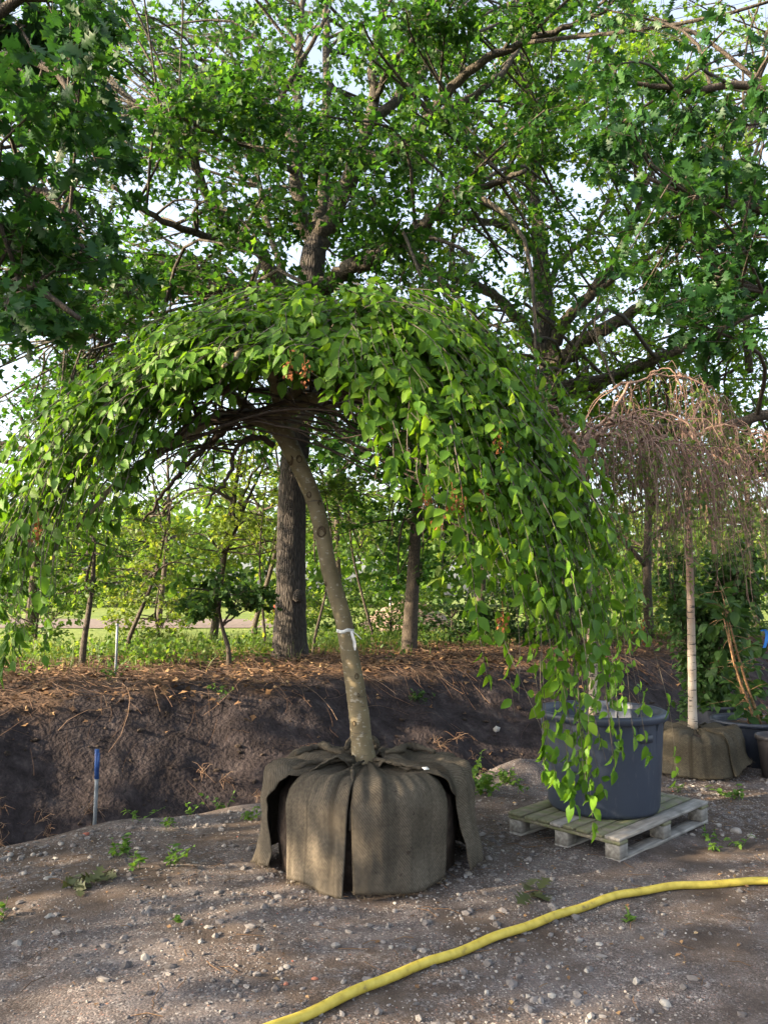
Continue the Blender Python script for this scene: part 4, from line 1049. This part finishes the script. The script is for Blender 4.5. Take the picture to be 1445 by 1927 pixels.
for k, (w, wd, m) in enumerate(wpos): pal('deck_board', .6 + rng.uniform(-.008, .008), w, .133 + rng.uniform(-.001, .002), 1.2, wd, .02, M[m], rng.uniform(-.008, .008))
for a in (.05, .6, 1.15): pal('cross_board', a, .4, .1125, .1, .8, .0195, M['wood_moss'])
for a in (.055, .6, 1.145):
    for w in (.052, .4, .748): pal('block', a, w, .0625, .1, .095, .079, M['wood_grey'])
for w in (.052, .4, .748): pal('runner', .6, w, .0115, 1.2, .095, .022, M['wood_grey'])

TC = (1.478, 5.37, g0 + .1442)
T = thing('plant_tub', TC, 'big round slate-blue plastic tub standing on the wooden pallet', 'tub')
b = Bag()
b.lathe([(.001, .0), (.3, .0), (.352, .006), (.362, .03), (.37, .12), (.392, .42), (.401, .585), (.403, .6), (.385, .6), (.378, .42), (.35, .06), (.34, .03), (.001, .03)], 96, TC); b.build('body', M['tub'], T)
b = Bag()
b.lathe([(.402, .588), (.424, .586), (.432, .592), (.436, .62), (.432, .634), (.42, .64), (.405, .64), (.396, .632), (.39, .6), (.3855, .585)], 96, TC); b.build('rim', M['tub'], T)
for k in range(14):
    a = 2 * math.pi * k / 14 + .12
    b = Bag(); mm = Matrix.Translation(TC) @ Matrix.Rotation(a, 4, 'Z')
    v = []
    for z, r in ((.588, .4155), (.53, .4), (.40, .391)): v += [mm @ Vector((r, -.006, z)), mm @ Vector((r, .006, z)), mm @ Vector((r - .03, .006, z)), mm @ Vector((r - .03, -.006, z))]
    b.add(np.array(v), None, [(l * 4 + i, l * 4 + (i + 1) % 4, l * 4 + 4 + (i + 1) % 4, l * 4 + 4 + i) for l in range(2) for i in range(4)] + [(0, 3, 2, 1), (8, 9, 10, 11)]); b.build('rib', M['tub'], T, smooth=False)
for a in (-62, 118):
    b = Bag(); mm = Matrix.Translation(TC) @ Matrix.Rotation(R(a), 4, 'Z') @ Matrix.Translation((.404, 0, .5))
    b.box(mm, .02, .1, .05, .006); b.build('handle_recess', M['tub_dark'], T)
b = Bag(); b.lathe([(.001, .36), (.2, .355), (.376, .34)], 40, TC, fn=lambda v: v + np.stack((0 * v[:, 0], 0 * v[:, 0], .02 * np.sin(v[:, 0] * 30) * np.cos(v[:, 1] * 26)), 1)); b.build('potting_soil', M['soil'], T)

# ------------------------------------------------------------------ weeping birches
def birch(label, trunk, limbs, seeds, base, strands, leaf_n, hangs, parent_name='birch_tree', reach=1.0, tintb=.45, group=None, nsub=24):
    T = thing(parent_name, base, label, 'tree', group)
    t = spline(trunk, 40); b = Bag(); b.tube(t[:, :3], t[:, 3], 14, wob=.03)
    b.build('trunk', M['birch_bark'], T)
    ls = []
    for l in limbs:
        l = spline(l, 26); l[1:-1, :3] += rng.normal(0, .01, (24, 3)); b = Bag(); b.tube(l[:, :3], l[:, 3], 8, wob=.06); b.build('limb', M['birch_young'], T); ls.append(l)
    tw_, lf = Bag(), [[], [], []]
    subs, np_ = [], len(ls)
    for k in range(nsub):
        l = ls[rng.choice(np_, p=seeds)]; i = int(rng.uniform(4, 24)); s0 = l[i, :3]; a = rng.uniform(0, 6.28); w = rng.uniform(.15, .5) * reach
        hv = np.array((math.cos(a) * w, math.sin(a) * w * .8, 0)); rise = rng.uniform(-.02, .07); fall = rng.uniform(.2, .75)
        q = spline([np.r_[s0, .007], np.r_[s0 + hv * .35 + (0, 0, rise), .006], np.r_[s0 + hv * .8 + (0, 0, rise * .6 - fall * .25), .005], np.r_[s0 + hv * 1.1 + (0, 0, -fall), .003]], 26)
        q[1:, :3] += np.cumsum(rng.normal(0, .006, (25, 3)), axis=0)
        tw_.tube(q[:, :3], q[:, 3], 5, .6, cap=False); subs.append(q)
    ls = ls + subs; seeds = list(np.array(seeds) * .25) + [.75 / nsub] * nsub
    for k in range(strands):
        l = ls[rng.choice(len(ls), p=seeds)]; i = int(rng.beta(1.6, 1.2) * 25); s0 = l[i, :3]
        tg = norm(l[min(i + 1, 25), :3] - l[max(i - 1, 0), :3])
        rd = norm((s0 - t[-1, :3]) * (1, 1, 0) + rng.normal(0, .12, 3) * (1, 1, 0)); hd = (rd * rng.uniform(.05, .3) + rng.normal(0, .06, 3) * (1, 1, 0))
        ln = hangs[0] + (hangs[1] - hangs[0]) * rng.beta(1.5, 1.6)
        e = s0 + hd + (0, 0, -ln); m_ = s0 + hd * .75 + (0, 0, -ln * .35 + .06)
        p = spline([s0, s0 + hd * .35 + (0, 0, .03), m_, e], 10) + np.cumsum(rng.normal(0, .007, (10, 3)), axis=0)
        tw_.tube(p, np.linspace(.0042, .0018, 10) * rng.uniform(.6, 1.3), 3, np.clip(rng.normal(tintb, .25), 0, 1), cap=False)
        for q in range(rng.integers(1, 5)):
            j = rng.integers(2, 9); s1 = p[j]; e1_ = s1 + np.array((*rng.normal(0, .06, 2), -rng.uniform(.08, .3)))
            tw_.tube([s1, (s1 + e1_) / 2 + rng.normal(0, .02, 3), e1_], [.0022, .0018, .001], 3, np.clip(rng.normal(tintb, .25), 0, 1), cap=False)
            if rng.uniform() < leaf_n:
                n = rng.integers(2, 6); f = rng.uniform(0, 1, (n, 1)); lf[0].append(s1 + (e1_ - s1) * f); lf[1].append(rng.normal(0, .6, (n, 3)) + (0, 0, -.8)); lf[2].append(rng.normal(0, 1, (n, 3)))
    tag(tw_.build('hanging_twigs', M['birch_twig'], T), kind='stuff')
    a = [np.concatenate(x) for x in lf]; b = Bag()
    b.leaves(DIAMOND, a[0], a[1], a[2], rng.uniform(.028, .05, len(a[0])), rng.uniform(0, 1, len(a[0])))
    tag(b.build('foliage', M['birch_leaf'], T), kind='stuff')
    return T
birch('weeping birch planted in the blue-grey tub, its crown mostly bare purplish brown twigs',
      wp((1117, 1345, 5.5, .04), (1116, 1290, 5.5, .034), (1112, 1200, 5.5, .032), (1106, 1080, 5.5, .03), (1098, 960, 5.5, .028), (1091, 850, 5.5, .03)),
      [wp((1092, 860, 5.5, .026), (1085, 830, 5.5, .02), (1064, 800, 5.45, .015), (1052, 775, 5.4, .01), (1030, 765, 5.35, .006)),
       wp((1091, 855, 5.5, .024), (1110, 815, 5.55, .018), (1150, 788, 5.6, .012), (1200, 810, 5.7, .008), (1260, 880, 5.8, .005)),
       wp((1092, 850, 5.5, .022), (1140, 800, 5.8, .016), (1175, 735, 6.0, .012), (1220, 712, 6.1, .009), (1280, 708, 6.2, .007), (1340, 730, 6.3, .004)),
       wp((1091, 855, 5.5, .02), (1130, 820, 5.3, .014), (1190, 830, 5.15, .009), (1240, 890, 5.1, .005)),
       wp((1140, 800, 5.6, .014), (1200, 790, 5.9, .011), (1280, 850, 6.1, .008), (1350, 950, 6.2, .004))],
      [.08, .3, .16, .2, .26], at(1117, 1345, 5.5), 330, .75, (.12, .9), reach=1.25, nsub=34)
RB = at(1311, 1450, 7.0); RB[2] = gz(RB[0], RB[1])
T2 = birch('slender white stemmed weeping birch standing in a low burlap root ball',
      wp((1303, 1372, 7.05, .046), (1302, 1340, 7.05, .038), (1301, 1250, 7.05, .036), (1299, 1150, 7.05, .034), (1296, 1030, 7.05, .032), (1295, 930, 7.05, .03), (1299, 812, 7.05, .026)),
      [wp((1297, 825, 7.05, .022), (1320, 815, 7.0, .014), (1365, 800, 6.9, .009), (1420, 830, 6.85, .006), (1460, 900, 6.8, .004)),
       wp((1297, 835, 7.05, .02), (1270, 790, 7.0, .014), (1235, 790, 6.9, .009), (1195, 850, 6.8, .005)),
       wp((1297, 830, 7.05, .02), (1310, 770, 7.2, .013), (1350, 755, 7.3, .009), (1400, 800, 7.4, .005)),
       wp((1297, 850, 7.05, .018), (1330, 850, 6.7, .012), (1375, 880, 6.5, .008), (1410, 960, 6.4, .004))],
      [.3, .2, .24, .26], RB, 190, .95, (.2, .9), tintb=.6, reach=1.2, nsub=26)
rb = Bag(); rb.lathe([(.001, .33), (.18, .33), (.28, .27), (.325, .15), (.31, 0), (.3, -.02)], 48, RB, fn=lambda v: v * (1 + .05 * np.array([[noise.noise((p[0] * 8, p[1] * 8, p[2] * 8))] for p in v])))
ball2 = rb.build('root_ball', M['soil'], T2)
CB2 = (RB[0], RB[1])
for (a0, a1), sd, rr_, hm in (((-100, 40), 21, .01, lambda w: .05 * w * w + .03 * (1 - w) ** 2), ((20, 150), 25, .03, lambda w: .1 * (1 - abs(2 * w - .8)) + .02), ((140, 275), 29, .014, lambda w: .02)):
    sheet_burlap(lin((a0, a0), (a1, a1)), rr_, hm, seed=sd, wr=.02, c=CB2, parent=ball2, H=.37, RR=.35, rin=.04, m=M['burlap_old'], na=34, nv=36, flare=.05, bot=.01)
birch('thin young birch with a reddish stem behind the burlap wrapped birch',
      wp((1352, 1215, 9.6, .034), (1350, 1150, 9.6, .03), (1346, 1060, 9.6, .026), (1338, 990, 9.6, .022), (1325, 930, 9.6, .016)),
      [wp((1327, 940, 9.6, .012), (1350, 880, 9.6, .01), (1400, 890, 9.5, .007), (1440, 960, 9.4, .004)), wp((1330, 950, 9.6, .012), (1290, 900, 9.6, .009), (1240, 930, 9.5, .005))],
      [.6, .4], at(1352, 1215, 9.6), 60, .8, (.3, 1.3), tintb=.6)

# ------------------------------------------------------------------ nursery tubs at the right edge
def tub(label, px, py, r, h, m, Yoff=0.0):
    p = onz(px, py); p[1] += Yoff; p[2] = gz(p[0], p[1])
    T = thing('plant_tub', p, label, 'tub')
    b = Bag(); b.lathe([(.001, 0), (r * .8, 0), (r * .84, .01), (r * .97, h * .9), (r * .975, h), (r * .94, h), (r * .9, h * .7), (.001, h * .68)], 56, p); b.build('body', m, T)
    b = Bag(); b.lathe([(r * .976, h - .035), (r * 1.04, h - .035), (r * 1.05, h - .01), (r * 1.04, h + .004), (r * .95, h + .004), (r * .93, h - .02)], 56, p); b.build('rim', m, T)
    b = Bag(); b.lathe([(.001, h * .86), (r * .93, h * .84)], 30, p); b.build('potting_soil', M['soil'], T)
    return T, p
_, pA = tub('navy plastic tub with a wide rim at the right edge', 1450, 1448, .36, .4, M['tub_dark'], .3)
_, pB = tub('black plastic tub half hidden behind the navy tub', 1390, 1420, .26, .42, M['tub_dark'], .55)
_, pC = tub('small brown-grey pot cut off by the right edge', 1474, 1464, .2, .36, M['tub_brown'], .0)
def bush(name, label, p, h, stems, spread, n, leaf, tpl, size, barkm, per=34):
    T_ = thing(name, p, label, 'shrub')
    for k in range(stems):
        a = rng.uniform(0, 6.28); e = p + np.array((math.cos(a) * spread * rng.uniform(.3, .9), math.sin(a) * spread * rng.uniform(.3, .9), h * rng.uniform(.75, 1)))
        l = spline([np.r_[p + (rng.normal(0, .04), rng.normal(0, .04), 0), .016], np.r_[p * .55 + e * .45 + (rng.normal(0, .05), rng.normal(0, .05), 0), .012], np.r_[e, .004]], 14)
        b = Bag(); b.tube(l[:, :3], l[:, 3], 7); b.build('stem', barkm, T_)
        if k == 0: nodes = l
        else: nodes = np.concatenate((nodes, l))
    f_, tw_ = Bag(), Bag(); pos, d, nn = [], [], []
    for k in range(n):
        s0 = nodes[rng.integers(0, len(nodes)), :3]; s0 = nodes[rng.integers(3, len(nodes)), :3]
        e = s0 + rnd_unit(1)[0] * np.array((1, 1, .7)) * spread * rng.uniform(.3, .7)
        tw_.tube([s0, (s0 + e) / 2 + (0, 0, .02), e], [.004, .003, .0015], 4, cap=False)
        q = per // 3; t = rng.uniform(.15, 1.05, (q, 1)); pos.append(s0 + (e - s0) * t + rng.normal(0, .03, (q, 3))); d.append(norm(e - s0)[None] + rng.normal(0, .7, (q, 3)) - (0, 0, .35)); nn.append(rng.normal(0, .5, (q, 3)) + (0, -.2, .8))
    tag(tw_.build('twigs', barkm, T_), kind='stuff')
    pos, d, nn = (np.concatenate(x) for x in (pos, d, nn))
    f_.leaves(tpl, pos, d, nn, size * rng.uniform(.6, 1.2, len(pos)), np.clip(rng.normal(.5, .25, len(pos)), 0, 1)); tag(f_.build('foliage', leaf, T_), kind='stuff')
    return T_
M['orange_bark'] = bark_mat('orange_bark', (.19, .1, .045), (.36, .22, .11), (8, 8, 8), .3, .006)
bush('shrub', 'dense dark evergreen shrub growing in the half hidden black tub', pB + (0, 0, .35), 1.8, 11, .55, 520, M['shrub_leaf'], OVATE, .078, M['small_bark'], 42)
bush('shrub', 'open shrub with orange stems and big drooping leaves in the navy tub', pA + (0, 0, .33), 1.35, 3, .5, 40, M['shrub_leaf'], OVATE, .13, M['orange_bark'], 15)
p = at(1440, 1205, 6.4)
b = Bag(); pts = spline([p + (-.03, 0, .075), p + (-.012, -.01, .09), p + (.012, 0, .05), p + (-.006, -.01, -.02), p + (-.016, 0, -.06)], 14); b.grid(np.stack((pts + (-.012, 0, 0), pts + (.012, -.004, 0)), 1)); b.grid(np.stack((pts + (.012, -.002, 0), pts + (-.012, .002, 0)), 1))
tag(b.build('blue_strap', M['strap']), 'bright blue strap tied in the shrub at the right edge', 'strap')

# ------------------------------------------------------------------ hose and stakes
hz = [onz(*q) for q in ((300, 2050), (430, 1985), (550, 1932), (650, 1887), (760, 1838), (900, 1784), (1020, 1743), (1120, 1708), (1200, 1688), (1300, 1673), (1400, 1669), (1500, 1670), (1650, 1675))]
hz = [hz[0] + (-1.1, -1.3, 0)] + hz + [hz[-1] + (1.2, .1, 0), hz[-1] + (3.2, -.3, 0), hz[-1] + (6, .4, 0)]
hz = spline(hz, 300); hz[:, 2] = height(hz[:, 0], hz[:, 1]) + .0215 + .003 * np.sin(np.linspace(0, 90, 300))
b = Bag(); b.tube(hz, .0195, 14); tag(b.build('garden_hose', M['hose']), 'thick yellow hose curving across the gravel in the foreground', 'hose')
def stake(px, py, Y, h, lab, blue):
    p = at(px, py, Y); p[2] = gz(p[0], Y)
    T = thing('stake', p, lab, 'stake', 'galvanised marker stakes')
    b = Bag(); b.tube([p + (0, 0, -.1), p + (.004, 0, h * .6), p + (.003, 0, h * (.62 if blue else 1))], .013 if blue else .016, 10); b.build('post', M['galv'], T)
    b = Bag()
    if blue:
        b.tube([p + (.003, 0, h * .6), p + (0, 0, h * .8), p + (-.003, 0, h)], .0165, 8); o = b.build('blue_sleeve', M['blue'], T)
        b = Bag(); b.box(Matrix.Translation(p + (.014, -.008, h * .84)), .012, .014, h * .22, .002); b.build('clip', M['blue'], o)
    else:
        b.lathe([(.017, h - .02), (.02, h - .015), (.02, h + .004), (.001, h + .006)], 10, p); b.build('cap', M['galv'], T)
stake(179, 1540, 5.5, .5, 'short metal stake with a blue sleeve at the ditch edge', True)
stake(218, 1262, 10.2, .68, 'plain grey metal stake on top of the bank at left', False)

# ------------------------------------------------------------------ bank cover: litter, sticks, grass, plants
def bank_points(n, s0, s1, u0=-7, u1=14):
    u = rng.uniform(u0, u1, n); s = rng.uniform(s0, s1, n)
    return ORG[0] + u * AX[0] + s * NX[0], ORG[1] + u * AX[1] + s * NX[1], u, s
x, y, u, s = bank_points(34000, .3, 8)
dens = np.array([noise.noise((a * .8, b_ * .8, 11)) for a, b_ in zip(x, y)])
k = rng.uniform(size=len(x)) < np.clip((s - 3.0) / 1.2, .025, 1) * np.clip(.5 + dens, .1, 1)
x, y = x[k], y[k]; n = len(x)
f = Bag(); pos = np.stack((x, y, height(x, y) + rng.uniform(.01, .05, n)), 1)
d = rng.normal(size=(n, 3)) * (1, 1, .3); nn = rng.normal(0, .45, (n, 3)) + (0, -.2, 1)
f.leaves(OAK_MINI, pos, d, nn, rng.uniform(.05, .13, n), np.clip(rng.normal(.45, .27, n), 0, 1))
tag(f.build('leaf_litter', M['litter']), 'dry brown oak leaves littering the top of the bank', 'leaf litter', kind='stuff')
f = Bag()
x, y, u, s = bank_points(6500, .5, 6.8)
for a, b_, s_ in zip(x, y, s):
    if rng.uniform() > np.clip((s_ - 2.5) / 1.3, .07, 1): continue
    L_ = rng.uniform(.12, .75) if rng.uniform() < .9 else rng.uniform(.7, 1.5)
    face = s_ < 3.1
    if face: L_ *= .6
    an = rng.uniform(0, 6.28); k = 6; t = np.linspace(-.5, .5, k) * L_
    if rng.uniform() < .45: an = math.atan2(NX[1], NX[0]) + rng.normal(0, .5)
    bend = rng.normal(0, .12) * L_
    X = a + np.cos(an) * t - np.sin(an) * bend * (4 * (t / L_) ** 2); Y_ = b_ + np.sin(an) * t + np.cos(an) * bend * (4 * (t / L_) ** 2)
    Z = height(X, Y_) + np.linspace(rng.uniform(.015, .1), rng.uniform(.015, .14), k) + rng.normal(0, .008, k)
    f.tube(np.stack((X, Y_, Z), 1), np.linspace(1, .5, k) * rng.uniform(.002, .0055) * (.65 if face else 1), 3, np.clip(rng.normal(.3 if face else .5, .25), 0, 1), cap=False)
tag(f.build('dead_twigs', M['stick']), 'tangle of dead twigs and roots strewn over the bank', 'twigs', kind='stuff')
f = Bag(); x, y, u, s = bank_points(4200, .9, 4.2)
pebbles(f, np.stack((x, y), 1), np.minimum(.006 * rng.pareto(1.8, len(x)) + .006, .045), rng.uniform(0, .25, len(x)), .3)
tag(f.build('soil_clods', M['soil'], smooth=False), 'crumbled dark clods on the cut face of the bank', 'soil', kind='stuff')
# dry rootlet tufts near the ditch bottom
f = Bag()
for q in range(60):
    u0 = rng.uniform(-5, 8); s0 = rng.uniform(1.4, 2.4); c = np.array((ORG[0] + u0 * AX[0] + s0 * NX[0], ORG[1] + u0 * AX[1] + s0 * NX[1], 0)); c[2] = gz(c[0], c[1])
    for w in range(rng.integers(5, 16)):
        e = c + np.array((*rng.normal(0, .09, 2), rng.uniform(-.05, .16))) - np.r_[NX * .08, 0]
        f.tube([c + np.r_[rng.normal(0, .03, 2), .02], (c + e) / 2 + np.array((*rng.normal(0, .02, 2), .05)), e], [.003, .0025, .0012], 3, rng.uniform(.4, 1), cap=False)
tag(f.build('dry_root_tufts', M['stick']), 'wispy dry root tufts at the foot of the bank', 'roots', kind='stuff')
# grass along the top
x, y, u, s = bank_points(26000, 4.9, 10.5, -8, 16)
dens = np.array([noise.noise((a * .6, b_ * .6, 21)) for a, b_ in zip(x, y)])
k = rng.uniform(size=len(x)) < np.clip((s - 4.8) / 2.2, 0, 1) * np.clip(.55 + 1.3 * dens, .08, 1)
x, y = x[k], y[k]; n = len(x)
f = Bag(); pos = np.stack((x, y, height(x, y) - .01), 1)
d = rng.normal(0, .28, (n, 3)) + (0, 0, 1); nn = rng.normal(size=(n, 3))
f.leaves((BLADE[0] * (1.0, 1, 1), BLADE[1]), pos, d, nn, rng.uniform(.1, .36, n), np.clip(rng.normal(.45, .25, n), 0, 1))
tag(f.build('bank_grass', M['grass']), 'long tufted grass growing along the top of the bank', 'grass', kind='stuff')
# low leafy ground cover behind the bank edge
x, y, u, s = bank_points(20000, 5.0, 9.0, -8, 16)
dens = np.array([noise.noise((a * .7, b_ * .7, 31)) for a, b_ in zip(x, y)])
k = rng.uniform(size=len(x)) < np.clip(.3 + 1.5 * dens, 0, 1); x, y = x[k], y[k]; n = len(x)
f = Bag(); pos = np.stack((x, y, height(x, y) + .38 * rng.beta(1.3, 1.4, n)), 1)
f.leaves(OVATE, pos, rng.normal(size=(n, 3)) - (0, 0, .2), rng.normal(0, .5, (n, 3)) + (0, -.2, 1), rng.uniform(.05, .11, n), np.clip(rng.normal(.5, .25, n), 0, 1))
tag(f.build('ground_cover', M['far_leaf']), 'low leafy ground cover behind the bank edge', 'ground cover', kind='stuff')

def weed(px, py, z, n, h, size, lab, name='weed', leaf='weed_leaf', Y=None, tall=False, tpl=OVATE):
    p = onz(px, py) if Y is None else at(px, py, Y); p[2] = gz(p[0], p[1])
    T_ = thing(name, p, lab, 'weed'); f_, st = Bag(), Bag(); pos, d, nn = [], [], []
    for k in range(max(2, n // 6)):
        e = p + np.array((*rng.normal(0, h * (.2 if tall else .6), 2), h * rng.uniform(.5, 1)))
        s0 = p + np.array((*rng.normal(0, h * .25, 2), 0)); s0[2] = gz(s0[0], s0[1]) - .005
        st.tube([s0, (s0 + e) / 2, e], [.002, .0018, .001], 4, .4, cap=False)
        q = 6; t = rng.uniform(.25, 1, (q, 1)); pos.append(s0 + (e - s0) * t); d.append(rng.normal(0, 1, (q, 3)) * (1, 1, .5) + (0, 0, .1)); nn.append(rng.normal(0, .35, (q, 3)) + (0, 0, 1))
    st.build('stem', M[leaf], T_)
    pos, d, nn = (np.concatenate(a) for a in (pos, d, nn))
    f_.leaves(tpl, pos, d, nn, size * rng.uniform(.6, 1.2, len(pos)), rng.uniform(.2, 1, len(pos))); f_.build('leaves', M[leaf], T_)
WEEDS = [(228, 1610, 30, .1, .04, 'spreading green weed on the dirt left of the root ball'), (245, 1642, 18, .09, .035, 'narrow bright weed below the spreading weed'), (325, 1632, 24, .09, .035, 'weed nearest the left burlap flap on open dirt'),
         (412, 1502, 16, .14, .03, 'upright weed on the ditch edge left of the root ball'), (325, 1555, 14, .09, .03, 'small weed beside the blue stake'), (362, 1520, 14, .08, .03, 'weed at the ditch edge right of the blue stake'),
         (470, 1540, 26, .07, .03, 'low weed patch close behind the left burlap flap'), (262, 1545, 14, .1, .03, 'slim weed at the ditch edge between stake and root ball'), (905, 1495, 80, .16, .045, 'bushy bright green weed clump between root ball and tub'), (950, 1475, 40, .11, .04, 'second green weed patch in front of the gravel heap'),
         (890, 1465, 30, .18, .04, 'tall weed just behind the right burlap flap'), (985, 1497, 14, .08, .03, 'small weed at the left corner of the pallet'), (1378, 1502, 30, .08, .04, 'flat pale weed on the gravel right of the pallet'), (1335, 1572, 12, .07, .03, 'small weed off the right corner of the pallet'),
         (1395, 1588, 12, .07, .03, 'small weed beside the pile of pale stones at right'), (1275, 1490, 12, .07, .03, 'tiny weed in front of the burlap wrapped birch'), (330, 1735, 6, .03, .03, 'tiny weed in the foreground gravel'), (1350, 1600, 12, .06, .03, 'sparse weed on bare dirt at right'), (8, 1735, 10, .09, .05, 'weed leaf at the far left edge'), (1180, 1732, 5, .02, .04, 'single green leaf lying above the hose')]
for px, py, n, h, sz, lab in WEEDS: weed(px, py, 0, int(n * 1.5), h * 1.2, sz * 1.3, lab)
weed(790, 1305, 0, 70, .2, .06, 'dark green weed rooted halfway up the dark bank', leaf='shrub_leaf', Y=10.6)
weed(216, 1275, 0, 60, .2, .06, 'dark green weed at the foot of the plain grey stake', leaf='shrub_leaf', Y=9.9)
weed(415, 1320, 0, 30, .16, .05, 'faded weed on the bank face left of the weeping tree trunk', leaf='weed_leaf', Y=9.4)
def wilted(px, py, n, spread, lab):
    p = onz(px, py); p[2] = gz(p[0], p[1]); T_ = thing('fallen_twig', p, lab, 'fallen twig')
    pos = p + rng.normal(0, 1, (n, 3)) * (spread, spread * .6, .008) + (0, 0, .025)
    leaf_pieces(T_, OAK, M['wilted'], pos, rng.normal(size=(n, 3)) * (1, 1, .15), rng.normal(0, .4, (n, 3)) + (0, 0, 1), rng.uniform(.07, .12, n), rng.uniform(0, 1, n))
    b = Bag(); b.tube([p + (-spread, 0, .02), p + (0, .01, .03), p + (spread, .02, .015)], .003, 5); b.build('stem', M['stick'], T_)
wilted(145, 1672, 16, .085, 'wilted leafy oak twig fallen on the gravel at left')
wilted(1006, 1690, 8, .06, 'small wilted oak twig lying between root ball and hose')
# fallen leaves and bits on the yard
n = 900; xy = np.stack((rng.uniform(-3, 4.5, n), rng.uniform(3, 8, n)), 1); u_, s_ = us(xy[:, 0], xy[:, 1]); xy = xy[s_ < -.15]; n = len(xy)
f = Bag(); f.leaves(DIAMOND, np.c_[xy, height(xy[:, 0], xy[:, 1]) + .008], rng.normal(size=(n, 3)) * (1, 1, .2), rng.normal(0, .3, (n, 3)) + (0, 0, 1), rng.uniform(.012, .035, n), np.clip(rng.normal(.6, .3, n), 0, 1))
for q in range(420):
    a, b_ = rng.uniform(-2.8, 4), rng.uniform(3, 7.5)
    if us(a, b_)[1] > -.15: continue
    an, L_ = rng.uniform(0, 6.28), rng.uniform(.03, .14)
    f.tube([(a, b_, gz(a, b_) + .006), (a + .5 * L_ * math.cos(an), b_ + .5 * L_ * math.sin(an), gz(a, b_) + .012), (a + L_ * math.cos(an + .2), b_ + L_ * math.sin(an + .2), gz(a, b_) + .008)], .0018, 3, rng.uniform(0, .6), cap=False)
tag(f.build('yard_litter', M['litter']), 'scattered dry leaf bits and twigs on the yard', 'litter', kind='stuff')
b = Bag(); p = at(932, 1297, 10.8); p[2] = gz(p[0], p[1]); pebbles(b, np.array([[p[0], p[1]]]), np.array([.07]), np.array([.9])); o = b.build('stone', M['pebble'], smooth=False); tag(o, 'single whitish stone lodged in the dark bank', 'stone')

for o in bpy.data.objects:
    if '_b' in o: del o['_b']
print('objects', len(bpy.data.objects), 'tris', sum(sum(len(p.vertices) - 2 for p in me.polygons) if len(me.polygons) < 2000 else len(me.loops) - 2 * len(me.polygons) for me in bpy.data.meshes))
